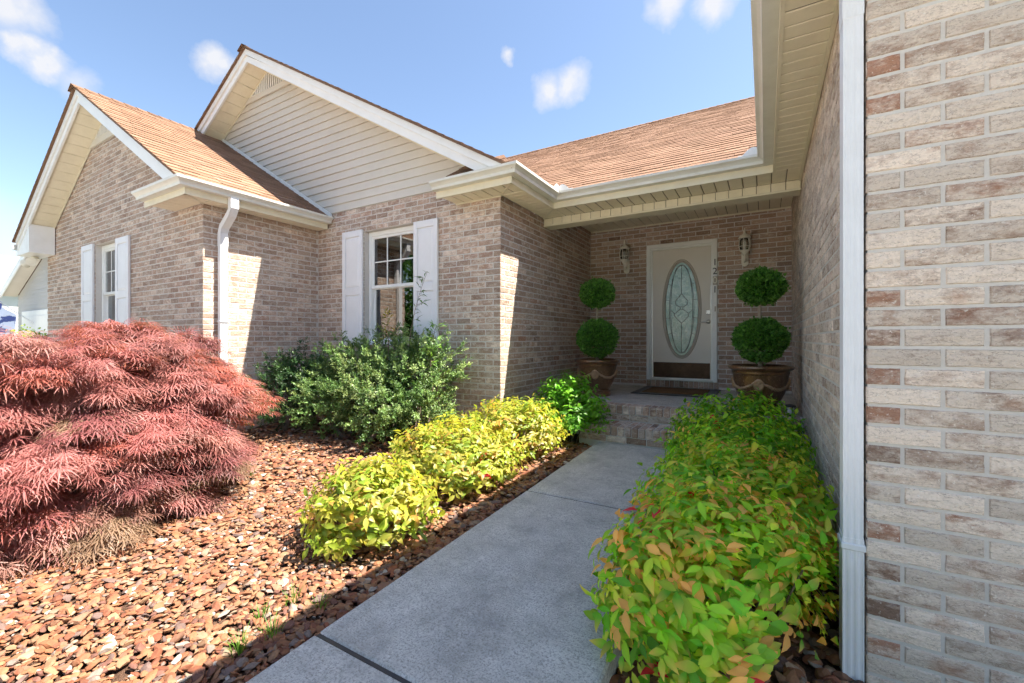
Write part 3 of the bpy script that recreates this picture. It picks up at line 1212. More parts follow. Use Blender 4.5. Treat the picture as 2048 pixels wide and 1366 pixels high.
def rake_soffit(rf, y0, y1, xa, xb, drop=.185, w=.20):
    """boards across the sloping soffit between rake and wall (xa nearest the ridge)"""
    def zz(x): return rf['z'] - rf['m'] * abs(x - rf['x']) - drop
    s = MB()
    s.add([(xa, y0, zz(xa) + .012), (xb, y0, zz(xb) + .012), (xb, y1, zz(xb) + .012), (xa, y1, zz(xa) + .012),
           (xa, y0, zz(xa) + .018), (xb, y0, zz(xb) + .018), (xb, y1, zz(xb) + .018), (xa, y1, zz(xa) + .018)],
          [(0, 3, 2, 1), (4, 5, 6, 7), (0, 1, 5, 4), (1, 2, 6, 5), (2, 3, 7, 6), (3, 0, 4, 7)])
    par = s.build('rake_soffit', 'groove', house)
    n = max(1, int(round(abs(xb - xa) / (w * .86))))
    for i in range(n):
        p = xa + (xb - xa) * (i + .028) / n
        q = xa + (xb - xa) * (i + .972) / n
        j = rs.uniform(-.001, .001)
        o = MB()
        o.add([(p, y0 + .002, zz(p) + j), (q, y0 + .002, zz(q) + j), (q, y1 - .004, zz(q) + j), (p, y1 - .004, zz(p) + j),
               (p, y0 + .002, zz(p) + .011), (q, y0 + .002, zz(q) + .011), (q, y1 - .004, zz(q) + .011), (p, y1 - .004, zz(p) + .011)],
              [(0, 3, 2, 1), (4, 5, 6, 7), (0, 1, 5, 4), (1, 2, 6, 5), (2, 3, 7, 6), (3, 0, 4, 7)])
        o.build('soffit_board', 'soffit_vinyl', par)

rake(ROOF_B, YRB, -2.24, -9.2)
rake_soffit(ROOF_B, YRB + .03, YB - .012, ROOF_B['x'], -2.7)
rake_soffit(ROOF_B, YRB + .03, YB - .012, ROOF_B['x'], -9.2)
rake(ROOF_C, YRC, -5.46, -11.42)
rake_soffit(ROOF_C, YRC + .03, YC - .012, ROOF_C['x'], -5.9)
rake_soffit(ROOF_C, YRC + .03, YC - .012, ROOF_C['x'], -11.38)

# little hipped roofs over the eave returns
def return_roof(x0, x1, yf, yw, z0, m):
    h = (yw - yf) * m
    o = MB()
    o.add([(x0, yf, z0), (x1, yf, z0), (x1 - .3, yw, z0 + h), (x0 + .28, yw, z0 + h), (x0, yw, z0)],
          [(0, 1, 2, 3), (0, 3, 4), (0, 4, 2, 1), (4, 3, 2)], (.25, .5, .5))
    par = o.build('return_roof', 'shingle', house)
    for i in range(3):
        t0, t1 = i / 3, min((i + 1.2) / 3, 1)
        def P(t, s): return Vector((x0 + .28 * t + (x1 - x0 - .58 * t) * s, yf + (yw - yf) * t, z0 + h * t))
        for k_ in range(4):
            s0, s1 = k_ / 4 + .005, (k_ + 1) / 4
            up = Vector((0, -.004, .009))
            vs = [P(t0, s0) + up, P(t0, s1) + up, P(t1, s1) + up * .3, P(t1, s0) + up * .3, P(t0, s0), P(t0, s1)]
            np_mesh('shingle', vs, [(0, 1, 2, 3), (4, 5, 1, 0)], mat='shingle', parent=par, col=[(rs.uniform(0, .6), .5, .5)] * 6)
return_roof(-3.16, -2.15, YF_B - .075, YB - .02, 2.862, .86)
return_roof(-6.39, -5.42, YF_C - .075, YC - .02, 2.862, .45)

# siding of the middle gable: one board after another
def soff_top(rf, x): return rf['z'] - rf['m'] * abs(x - rf['x']) - .195
back = MB().prism([(XC - .5, ZBT - .02), (XB + .0, ZBT - .02), (XB, soff_top(ROOF_B, XB)), (ROOF_B['x'], ROOF_B['z'] - .195), (-9.4, soff_top(ROOF_B, -9.4)), (-9.4, ZBT + .3)], 'y', YB + .012, YB + .05)
sid = back.build('gable_siding', 'cream_siding', house)
z = ZBT
EXP = .1135
ZVB = H + 3.945               # vent band bottom
while z < ZVB:
    zt = min(z + EXP, ZVB)
    xrr = ROOF_B['x'] + (ROOF_B['z'] - .19 - zt) / ROOF_B['m']
    xrb = ROOF_B['x'] + (ROOF_B['z'] - .19 - z) / ROOF_B['m']
    xrr, xrb = min(xrr, XB - .02), min(xrb, XB - .02)
    # left end follows the far wing's roof, or the rake soffit
    def left(zv):
        a = ROOF_C['x'] + (ROOF_C['z'] + .03 - zv) / ROOF_C['m']
        return max(min(a, XC + .35) if zv > ZS + .1 else XC, ROOF_B['x'] - (ROOF_B['z'] - .19 - zv) / ROOF_B['m'])
    xlb, xlt = left(z), left(zt)
    if z > ZVB - .5 or True:
        if z < ROOF_C['z']:
            pass
    xlb = max(xlb, -9.3)
    xlt = max(xlt, -9.3)
    if xrb - xlb > .05:
        yb_, yt_ = YB - .014, YB + .004
        vs = [(xlb, yb_, z), (xrb, yb_, z), (xrr, yt_, zt + .004), (xlt, yt_, zt + .004), (xlb, yb_ + .013, z - .002), (xrb, yb_ + .013, z - .002), (xrr, YB + .012, zt + .004), (xlt, YB + .012, zt + .004)]
        np_mesh('siding_board', vs, [(0, 1, 2, 3), (4, 5, 1, 0), (5, 6, 2, 1), (4, 0, 3, 7)], mat='cream_siding', parent=sid, col=[(.5, .5, .5)] * 8)
    z += EXP
# step flashing along the far wing's roof
def flash(x): return roofC(x) + .014
MB().prism([(-8.40, flash(-8.40) + .05), (-5.31, flash(-5.31) + .05), (-5.31, flash(-5.31) - .01), (-8.40, flash(-8.40) - .01)], 'y', YB - .028, YB - .012).build('flashing', 'white_trim', house)
# J-trim under the rake soffit
for rf, yw, xa, xb in ((ROOF_B, YB, ROOF_B['x'], -2.75), (ROOF_B, YB, ROOF_B['x'], -8.6), (ROOF_C, YC, ROOF_C['x'], -11.2), (ROOF_C, YC, ROOF_C['x'], -5.9)):
    def q(x): return rf['z'] - rf['m'] * abs(x - rf['x']) - .19
    MB().prism([(xa, q(xa)), (xb, q(xb)), (xb, q(xb) - .025), (xa, q(xa) - .025)], 'y', yw - .024, yw - .008).build('trim_strip', 'cream_vinyl', house)

# triangular louvred gable vents
def vent(rf, yw, zband, th):
    X0, ztop = rf['x'], rf['z'] - .20
    zb = zband + th
    half = (ztop - zb) / rf['m']
    par = MB().prism([(X0 - half, zb), (X0 + half, zb), (X0, ztop)], 'y', yw - .006, yw + .002).build('gable_vent', 'dark_void', house)
    n = int(half * 2 / .05)
    for i in range(n):
        xx = X0 - half + (i + .5) * 2 * half / n
        h = ztop - rf['m'] * abs(xx - X0)
        if h - zb > .02:
            MB().prism([(xx - .011, zb), (xx + .011, zb), (xx + .011, h), (xx - .011, h)], 'y', yw - .022, yw - .006).build('louvre', 'white_trim', par)
    hb = (ztop - zband) / rf['m']
    MB().prism([(X0 - hb, zband), (X0 + hb, zband), (X0 + half, zb), (X0 - half, zb)], 'y', yw - .03, yw - .004).build('vent_band', 'cream_siding', par)
vent(ROOF_B, YB, ZVB, .085)
vent(ROOF_C, YC, ZVC, .10)

# boxed eave return at the far left end of the far wing
MB().prism([(-11.50, 2.64), (-10.78, 2.64), (-10.78, roofC(-10.78) - .20), (-11.50, roofC(-11.50) - .16)], 'y', YRC + .03, YC - .01).build('eave_box', 'white_trim', house)
MB().sweep([(-11.50, 6.5), (-11.50, 2.24)], [(o_, z - .05) for o_, z in GP]).build('gutter', 'gutter_metal', house)

# ---------------------------------------------------------------- downspouts
def spout_profile(w, d, n=3):
    """corrugated rectangular section, w along local x, d along local y"""
    pts = []
    hw, hd = w / 2, d / 2
    def side(p, q, m):
        p, q = Vector(p), Vector(q)
        t = (q - p)
        nn = Vector((t.y, -t.x)).normalized()
        res = [p]
        for i in range(m):
            a0, a1 = (i + .18) / m, (i + .5) / m
            a2 = (i + .82) / m
            res += [p + t * a0, p + t * (a0 + .06) - nn * .0015, p + t * (a2 - .06) - nn * .0015, p + t * a2]
        return res
    for (p, q, m) in (((-hw, -hd), (hw, -hd), 3), ((hw, -hd), (hw, hd), 2), ((hw, hd), (-hw, hd), 3), ((-hw, hd), (-hw, -hd), 2)):
        pts += side(p, q, m)
    return pts
def spout_run(mb, prof, path, axx, axy):
    """sweep section along path points; axx/axy the section axes per point"""
    m = len(prof)
    vs, fs = [], []
    for p, ax, ay in zip(path, axx, axy):
        for q in prof:
            vs.append(Vector(p) + Vector(ax) * q.x + Vector(ay) * q.y)
    for i in range(len(path) - 1):
        for j in range(m):
            fs.append((i * m + j, i * m + (j + 1) % m, (i + 1) * m + (j + 1) % m, (i + 1) * m + j))
    fs.append(tuple(range(m - 1, -1, -1)))
    fs.append(tuple(range((len(path) - 1) * m, len(path) * m)))
    mb.add(vs, fs)
# garage corner spout
sxx, syy = .270, 2.040
pr = spout_profile(.058, .082)
ds = MB()
spout_run(ds, pr, [(sxx, syy, .40), (sxx, syy, 2.34)], [(1, 0, 0)] * 2, [(0, 1, 0)] * 2)
spd = ds.build('downspout', 'white_spout', house)
pr2 = spout_profile(.062, .086)
ds = MB()
spout_run(ds, pr2, [(sxx, syy, -.2), (sxx, syy, .435)], [(1, 0, 0)] * 2, [(0, 1, 0)] * 2)
ds.build('lower_pipe', 'white_spout', spd)
ds = MB()
spout_run(ds, pr2, [(sxx, syy, 2.305), (sxx, syy, 2.52), (sxx - .05, syy, 2.60), (sxx - .24, syy, 2.68), (sxx - .29, syy, 2.74), (sxx - .29, syy, 2.815)],
          [(1, 0, 0), (1, 0, 0), (.8, 0, -.6), (.8, 0, -.6), (1, 0, 0), (1, 0, 0)], [(0, 1, 0)] * 6)
ds.build('elbow', 'white_spout', spd)
for zz_ in (.405,):
    MB().bbox(sxx - .036, sxx + .036, syy - .048, syy + .048, zz_ - .011, zz_ + .012, .003).build('strap', 'white_spout', spd)
# far wing spout, with its swan neck
s2y = 2.80
ex = XC + .055
ds = MB()
spout_run(ds, spout_profile(.06, .085), [(ex, s2y, -.05), (ex, s2y, 2.32)], [(1, 0, 0)] * 2, [(0, 1, 0)] * 2)
sp2 = ds.build('downspout', 'white_spout', house)
ds = MB()
spout_run(ds, spout_profile(.066, .09), [(ex, s2y, 2.26), (ex, s2y, 2.42), (ex + .03, s2y, 2.49), (ex + .18, s2y, 2.61), (ex + .235, s2y, 2.68), (ex + .235, s2y, 2.81)],
          [(1, 0, 0), (1, 0, 0), (.77, 0, -.64), (.77, 0, -.64), (1, 0, 0), (1, 0, 0)], [(0, 1, 0)] * 6)
ds.build('elbow', 'white_spout', sp2)
MB().bbox(ex - .04, ex + .04, s2y - .05, s2y + .05, 1.35, 1.372, .003).build('strap', 'white_spout', sp2)

# ---------------------------------------------------------------- windows and shutters
def window(o_, yw, label):
    x0, x1, z0, z1 = o_
    y = yw + .075
    fw = .055
    b = MB()
    b.bbox(x0 + .004, x0 + fw, y, y + .08, z0 + .002, z1 - .004, .004)
    b.bbox(x1 - fw, x1 - .004, y, y + .08, z0 + .002, z1 - .004, .004)
    b.bbox(x0 + fw, x1 - fw, y, y + .08, z1 - fw - .01, z1 - .004, .004)
    b.bbox(x0 + fw, x1 - fw, y, y + .08, z0 + .002, z0 + fw, .004)
    w = b.build('window', 'white_trim', house)
    zm = z0 + (z1 - z0) * .495
    xa, xb = x0 + fw, x1 - fw
    # upper sash nearer the outside
    s = MB()
    ys = y + .014
    za, zb = zm, z1 - fw - .01
    r = .034
    s.bbox(xa, xa + r, ys, ys + .03, za, zb, .003)
    s.bbox(xb - r, xb, ys, ys + .03, za, zb, .003)
    s.bbox(xa + r, xb - r, ys, ys + .03, zb - r, zb, .003)
    s.bbox(xa + r, xb - r, ys - .004, ys + .03, za, za + .042, .003)
    us = s.build('sash', 'white_trim', w)
    bars = MB()
    gx0, gx1, gz0, gz1 = xa + r, xb - r, za + .042, zb - r
    for i in (1, 2):
        xx = gx0 + (gx1 - gx0) * i / 3
        MB().bbox(xx - .008, xx + .008, ys + .006, ys + .016, gz0, gz1, .002).build('glazing_bar', 'white_trim', w)
    zz = (gz0 + gz1) / 2
    for i in range(3):
        a, b2 = gx0 + (gx1 - gx0) * i / 3 + .0085, gx0 + (gx1 - gx0) * (i + 1) / 3 - .0085
        MB().bbox(a, b2, ys + .007, ys + .015, zz - .008, zz + .008, .002).build('glazing_bar', 'white_trim', w)
    for i in range(3):
        for j in range(2):
            a, b2 = gx0 + (gx1 - gx0) * i / 3, gx0 + (gx1 - gx0) * (i + 1) / 3
            c, d = gz0 + (gz1 - gz0) * j / 2, gz0 + (gz1 - gz0) * (j + 1) / 2
            MB().box(a + .0008, b2 - .0008, ys + .0175, ys + .0205, c + .0008, d - .0008).build('pane', 'window_glass', w)
    # lower sash set back
    s = MB()
    yl = ys + .034
    za, zb = z0 + fw, zm + .02
    s.bbox(xa, xa + r, yl, yl + .026, za, zb, .003)
    s.bbox(xb - r, xb, yl, yl + .026, za, zb, .003)
    s.bbox(xa + r, xb - r, yl, yl + .026, zb - .03, zb, .003)
    s.bbox(xa + r, xb - r, yl, yl + .026, za, za + .045, .003)
    s.build('sash', 'white_trim', w)
    gx0, gx1, gz0, gz1 = xa + r, xb - r, za + .045, zb - .03
    for i in (1, 2):
        xx = gx0 + (gx1 - gx0) * i / 3
        MB().bbox(xx - .007, xx + .007, yl + .016, yl + .022, gz0, gz1, .002).build('glazing_bar', 'white_trim', w)
    for i in range(3):
        a, b2 = gx0 + (gx1 - gx0) * i / 3 + .0075, gx0 + (gx1 - gx0) * (i + 1) / 3 - .0075
        zz = (gz0 + gz1) / 2
        MB().bbox(a, b2, yl + .0165, yl + .0215, zz - .007, zz + .007, .002).build('glazing_bar', 'white_trim', w)
    MB().box(gx0, gx1, yl + .010, yl + .013, gz0, gz1).build('pane', 'window_glass', w)
    # room behind: dark shell and drawn-back curtains
    rm = MB()
    yr0, yr1 = y + .085, y + 2.2
    X0, X1, Z0, Z1 = x0 - .5, x1 + .5, z0 - .6, z1 + .15
    rm.add([(X0, yr0, Z0), (X1, yr0, Z0), (X1, yr1, Z0), (X0, yr1, Z0), (X0, yr0, Z1), (X1, yr0, Z1), (X1, yr1, Z1), (X0, yr1, Z1)],
           [(0, 1, 2, 3), (4, 7, 6, 5), (1, 5, 6, 2), (2, 6, 7, 3), (3, 7, 4, 0)])
    rm.build('room', 'room_wall', w)
    for side in (0, 1):
        vs, fs = [], []
        n = 22
        wd = .20 if side == 0 else .15
        xs0 = x0 + .02 if side == 0 else x1 - .02 - wd
        for i in range(n + 1):
            t = i / n
            xx = xs0 + wd * t
            yy = y + .16 + .018 * math.sin(t * 6.283 * 3.5) + .006 * math.sin(t * 19)
            for zz in (z0 - .1, z1 + .03):
                vs.append((xx, yy, zz))
        fs = [(2 * i, 2 * i + 2, 2 * i + 3, 2 * i + 1) for i in range(n)]
        np_mesh('curtain', vs, fs, mat='curtain', parent=w, smooth=True, col=[(.5,) * 3] * len(vs))
    return w
winB = window(OB, YB, 'B')
winC = window(OC, YC, 'C')

def shutter(x0, x1, z0, z1, yw):
    """two raised panels in a frame"""
    st = .058
    zr = z0 + (z1 - z0) * .475
    ya, yb_ = yw - .036, yw - .003
    b = MB()
    b.bbox(x0, x0 + st, ya, yb_, z0, z1, .004)
    b.bbox(x1 - st, x1, ya, yb_, z0, z1, .004)
    for (p, q) in ((z0, z0 + .09), (zr - .05, zr + .05), (z1 - .085, z1)):
        b.bbox(x0 + st, x1 - st, ya + .0005, yb_, p, q, .004)
    b.box(x0 + st - .002, x1 - st + .002, ya + .019, yb_ - .001, z0 + .02, z1 - .02)
    s = b.build('shutter', 'white_shutter', house)
    for (p, q) in ((z0 + .09, zr - .05), (zr + .05, z1 - .085)):
        xa, xb = x0 + st + .006, x1 - st - .006
        p, q = p + .006, q - .006
        bv = .028
        o = MB()
        o.add([(xa, ya + .017, p), (xb, ya + .017, p), (xb, ya + .017, q), (xa, ya + .017, q),
               (xa + bv, ya + .005, p + bv), (xb - bv, ya + .005, p + bv), (xb - bv, ya + .005, q - bv), (xa + bv, ya + .005, q - bv)],
              [(4, 5, 6, 7), (0, 1, 5, 4), (1, 2, 6, 5), (2, 3, 7, 6), (3, 0, 4, 7)])
        o.build('shutter_panel', 'white_shutter', s)
shutter(-5.072, -4.672, H - .10, H + 1.485, YB)
shutter(-3.752, -3.370, H - .10, H + 1.455, YB)
shutter(-9.42, -8.955, H - .10, H + 1.485, YC)
shutter(-8.07, -7.625, H - .10, H + 1.455, YC)

# ---------------------------------------------------------------- front door
dx0, dx1, dz0, dz1 = OD
yd = YD
b = MB()
b.bbox(dx0 + .003, dx0 + .058, yd - .018, yd + .05, dz0, dz1 - .003, .005)
b.bbox(dx1 - .058, dx1 - .003, yd - .018, yd + .05, dz0, dz1 - .003, .005)
b.bbox(dx0 + .058, dx1 - .058, yd - .018, yd + .05, dz1 - .060, dz1 - .003, .005)
b.bbox(dx0 + .058, dx0 + .085, yd + .006, yd + .08, dz0 + .02, dz1 - .060, .003)
b.bbox(dx1 - .085, dx1 - .058, yd + .006, yd + .08, dz0 + .02, dz1 - .060, .003)
b.bbox(dx0 + .085, dx1 - .085, yd + .006, yd + .08, dz1 - .088, dz1 - .060, .003)
frame = b.build('door_frame', 'white_trim', house)
MB().bbox(dx0 + .058, dx1 - .058, yd - .03, yd + .10, dz0, dz0 + .028, .006).build('door_sill', 'gutter_metal', frame)
# slab with an oval opening
sx0, sx1, sz0, sz1 = dx0 + .088, dx1 - .088, dz0 + .032, dz1 - .091
ocx, ocz, orx, orz = -1.085, H + .455, .262, .735
N = 64
def rectpt(a):
    c, s = math.cos(a), math.sin(a)
    hx0, hx1 = sx0 - ocx, sx1 - ocx
    hz0, hz1 = sz0 - ocz, sz1 - ocz
    t = min((hx1 / c) if c > 1e-9 else (hx0 / c if c < -1e-9 else 1e9), (hz1 / s) if s > 1e-9 else (hz0 / s if s < -1e-9 else 1e9))
    return ocx + c * t, ocz + s * t
angs = sorted([2 * math.pi * i / N for i in range(N)] + [math.atan2(zz - ocz, xx - ocx) % (2 * math.pi) for xx in (sx0, sx1) for zz in (sz0, sz1)])
vs, fs = [], []
ysl = yd + .030
for a in angs:
    # point on the ellipse in the direction a
    t = 1 / math.sqrt((math.cos(a) / orx) ** 2 + (math.sin(a) / orz) ** 2)
    vs.append((ocx + math.cos(a) * t, ysl, ocz + math.sin(a) * t))
    p = rectpt(a)
    vs.append((p[0], ysl, p[1]))
n = len(angs)
fs = [(2 * i, 2 * i + 1, 2 * ((i + 1) % n) + 1, 2 * ((i + 1) % n)) for i in range(n)]
door = np_mesh('door', vs, fs, mat='door_paint', parent=house, col=[(.5,) * 3] * len(vs))
# oval moulding, rings of changing height
def oval_ring(prof, mat, name, par, nn=96):
    vs, fs = [], []
    m = len(prof)
    for i in range(nn):
        a = 2 * math.pi * i / nn
        for (d, h) in prof:
            vs.append((ocx + (orx + d) * math.cos(a), ysl - h, ocz + (orz + d) * math.sin(a)))
    for i in range(nn):
        for j in range(m - 1):
            fs.append((i * m + j, i * m + j + 1, ((i + 1) % nn) * m + j + 1, ((i + 1) % nn) * m + j))
    return np_mesh(name, vs, fs, mat=mat, parent=par, smooth=True, col=[(.5,) * 3] * len(vs))
oval_ring([(.018, -.001), (.014, .010), (.004, .013), (-.006, .006), (-.012, .010), (-.022, .014), (-.032, .006), (-.034, -.015)], 'tan_metal', 'oval_moulding', door)
# the pane
grx, grz = orx - .028, orz - .028
vs = [(ocx, ysl + .004, ocz)] + [(ocx + grx * math.cos(2 * math.pi * i / 72), ysl + .004, ocz + grz * math.sin(2 * math.pi * i / 72)) for i in range(72)]
fs = [(0, 1 + i, 1 + (i + 1) % 72) for i in range(72)]
pane = np_mesh('pane', vs, fs, mat='art_glass', parent=door)
came = MB()
def ell(kx, kz, r=.0035, nn=60):
    came.tube([(ocx + grx * kx * math.cos(2 * math.pi * i / nn), ysl + .001, ocz + grz * kz * math.sin(2 * math.pi * i / nn)) for i in range(nn + 1)], r, 6)
def wire(pts, r=.0035):
    came.tube([(ocx + p[0] * grx, ysl + .001, ocz + p[1] * grz) for p in pts], r, 6)
ell(.74, .93)
# pointed inner arches
for s in (-1, 1):
    wire([(s * .66 * math.cos(t) ** .8 if math.cos(t) > 0 else 0, math.sin(t) * .94) for t in np.linspace(-1.57, 1.57, 36)])
wire([(0, .93), (0, .33)])
wire([(0, -.30), (0, -.93)])
wire([(.085 * math.cos(t), .02 + .033 * math.sin(t)) for t in np.linspace(0, 6.283, 20)])
for s in (-1, 1):
    wire([(0, .33), (s * .18, .25), (s * .38, .17), (s * .36, .10), (s * .10, .04)], .004)
    wire([(s * .08, -.005), (s * .28, -.06), (s * .44, -.10), (s * .40, -.16), (s * .22, -.23), (0, -.30)], .004)
    wire([(s * .42, -.10), (s * .66, -.02)])
    for zz in (-.55, -.2, .2, .55):
        wire([(s * .70 * math.sqrt(1 - zz * zz), zz * .93), (s * 1.0 * math.sqrt(1 - zz * zz), zz)])
came.build('leading', 'lead', door)
MB().bbox(sx0 + .012, sx1 - .012, ysl - .004, ysl + .001, sz0 + .012, H - .355, .0015).build('kick_plate', 'brass_plate', door)
MB().bbox(sx0, sx1, ysl + .0012, ysl + .04, sz0, sz0 + .01, .002).build('door_sweep', 'lead', door)
# deadbolt and lever
b = MB()
dbx, dbz = -.715, H + .396
b.bbox(dbx - .034, dbx + .034, ysl - .014, ysl - .0005, dbz - .034, dbz + .034, .006)
hd = b.build('deadbolt', 'satin_nickel', door)
b = MB()
for (r, y0) in ((.021, -.022), (.012, -.027)):
    b.add([(dbx + r * math.cos(a), ysl + yq, dbz + r * math.sin(a)) for yq in (-.013, y0) for a in np.linspace(0, 2 * math.pi, 20, endpoint=False)],
          [(i, (i + 1) % 20, 20 + (i + 1) % 20, 20 + i) for i in range(20)] + [tuple(range(20, 40))])
b.build('cylinder_ring', 'satin_nickel', hd)
lz = H + .257
b = MB()
b.add([(dbx + r * math.cos(a), ysl + yq, lz + r * math.sin(a)) for (r, yq) in ((.030, -.0005), (.030, -.008), (.022, -.014), (.012, -.018), (.012, -.045)) for a in np.linspace(0, 2 * math.pi, 24, endpoint=False)],
      [(j * 24 + i, j * 24 + (i + 1) % 24, (j + 1) * 24 + (i + 1) % 24, (j + 1) * 24 + i) for j in range(4) for i in range(24)] + [tuple(range(96, 120))])
b.tube([(dbx, ysl - .044, lz), (dbx - .03, ysl - .048, lz - .001), (dbx - .08, ysl - .05, lz - .006), (dbx - .118, ysl - .046, lz - .010)], [.011, .010, .008, .007], 10)
b.build('door_handle', 'satin_nickel', door, smooth=True, sharp=40)

# house number down the right-hand jamb
def glyph(ch, x, z, size, mat, parent, yy, depth=.004):
    cu = bpy.data.curves.new('digit', 'FONT')
    cu.body = ch
    cu.size = size
    cu.extrude = depth
    cu.align_x = 'CENTER'
    cu.align_y = 'CENTER'
    tmp = bpy.data.objects.new('digit_tmp', cu)
    C.objects.link(tmp)
    tmp.rotation_euler = (R(90), 0, 0)
    tmp.location = (x, yy, z)
    bpy.context.view_layer.update()
    dg = bpy.context.evaluated_depsgraph_get()
    me = bpy.data.meshes.new_from_object(tmp.evaluated_get(dg))
    me.transform(tmp.matrix_world)
    bpy.data.objects.remove(tmp)
    me.materials.clear()
    me.materials.append(M(mat))
    o = bpy.data.objects.new('digit', me)
    link(o, parent)
    return o
for ch, zz, mt in (('1', 1.110, 'black_plastic'), ('2', .980, 'black_plastic'), ('0', .848, 'lamp_white'), ('1', .715, 'black_plastic')):
    if mt == 'lamp_white':
        MB().bbox(dx1 - .060, dx1 - .004, yd - .0225, yd - .0182, H + zz - .062, H + zz + .062, .002).build('number_plate', 'tan_metal', frame)
    glyph(ch, dx1 - .031, H + zz, .135, mt, frame, yd - .026)
MB().bbox(dx1 - .037, dx1 - .018, yd - .026, yd - .0182, H + .40, H + .475, .003).build('bell_button', 'tan_metal', frame)

# ================================================================== THINGS ON AND AROUND THE PORCH
def lantern(x, ztop, label, tilt=0):
    """coach lantern: back plate, scrolled arm, caged glass, roof, finial"""
    t = thing('wall_lantern', (x, YD, ztop - .5), label, 'lantern', 'coach lanterns beside the front door')
    yb_ = YD - .001
    zb = ztop - .50
    b = MB()                              # back plate, rounded ends
    pts = []
    for a in np.linspace(0, math.pi, 10):
        pts.append((x + .043 * math.cos(a), zb + .20 + .045 * math.sin(a)))
    for a in np.linspace(math.pi, 2 * math.pi, 10):
        pts.append((x + .043 * math.cos(a), zb + .05 + .05 * math.sin(a)))
    b.prism(pts, 'y', yb_ - .022, yb_)
    b.prism([(x + (p[0] - x) * .7, zb + .125 + (p[1] - zb - .125) * .85) for p in pts], 'y', yb_ - .034, yb_ - .0225)
    b.build('back_plate', 'lamp_white', t)
    cy_ = yb_ - .145
    MB().tube([(x, yb_ - .03, zb + .10), (x, yb_ - .07, zb + .06), (x, yb_ - .12, zb + .065), (x, cy_, zb + .11), (x, cy_, zb + .145)], [.016, .014, .013, .013, .02], 10).build('arm', 'lamp_white', t, smooth=True)
    zc = zb + .14
    b = MB().lathe([(.012, zc), (.03, zc + .012), (.036, zc + .03), (.058, zc + .055), (.062, zc + .062), (.058, zc + .068)], x, cy_, 24)
    b.build('cup', 'lamp_white', t, smooth=True, sharp=40)
    b = MB().lathe([(.053, zc + .069), (.064, zc + .11), (.066, zc + .15), (.060, zc + .20), (.054, zc + .225)], x, cy_, 24)
    b.build('globe', 'lamp_glass', t, smooth=True)
    MB().lathe([(.013, zc + .07), (.013, zc + .12), (.022, zc + .15), (.02, zc + .18), (.004, zc + .20)], x, cy_, 12).build('bulb', 'white_trim', t, smooth=True)
    for k_ in range(6):
        a = 2 * math.pi * k_ / 6 + .4
        MB().tube([(x + r * math.cos(a), cy_ + r * math.sin(a), zc + z) for r, z in ((.062, .06), (.070, .11), (.072, .15), (.066, .20), (.058, .23))], .0045, 6).build('cage_bar', 'lamp_white', t)
    MB().tube([(x + .0715 * math.cos(a), cy_ + .0715 * math.sin(a), zc + .115) for a in np.linspace(0, 2 * math.pi, 25)], .004, 6).build('cage_ring', 'lamp_white', t)
    b = MB().lathe([(.076, zc + .228), (.080, zc + .236), (.074, zc + .245), (.060, zc + .262), (.042, zc + .278), (.024, zc + .290), (.017, zc + .30), (.012, zc + .318), (.017, zc + .328), (.009, zc + .345), (.003, zc + .375)], x, cy_, 24)
    b.build('roof_cap', 'lamp_white', t, smooth=True, sharp=40)
lantern(-1.90, H + 1.545, 'cream coach lantern on the brick to the left of the front door')
lantern(-.245, H + 1.52, 'cream coach lantern on the brick between the house number and the garage wing wall')

# door mat
mt = thing('doormat', (-1.06, 6.44, ZF), 'brown coir doormat with a wide black rubber border before the front door', 'doormat')
MB().bbox(-1.56, -.54, 5.97, 6.93, ZF + .001, ZF + .012, .004).build('border', 'black_plastic', mt)
MB().bbox(-1.44, -.66, 6.12, 6.80, ZF + .010, ZF + .020, .004).build('coir_field', 'coir', mt)

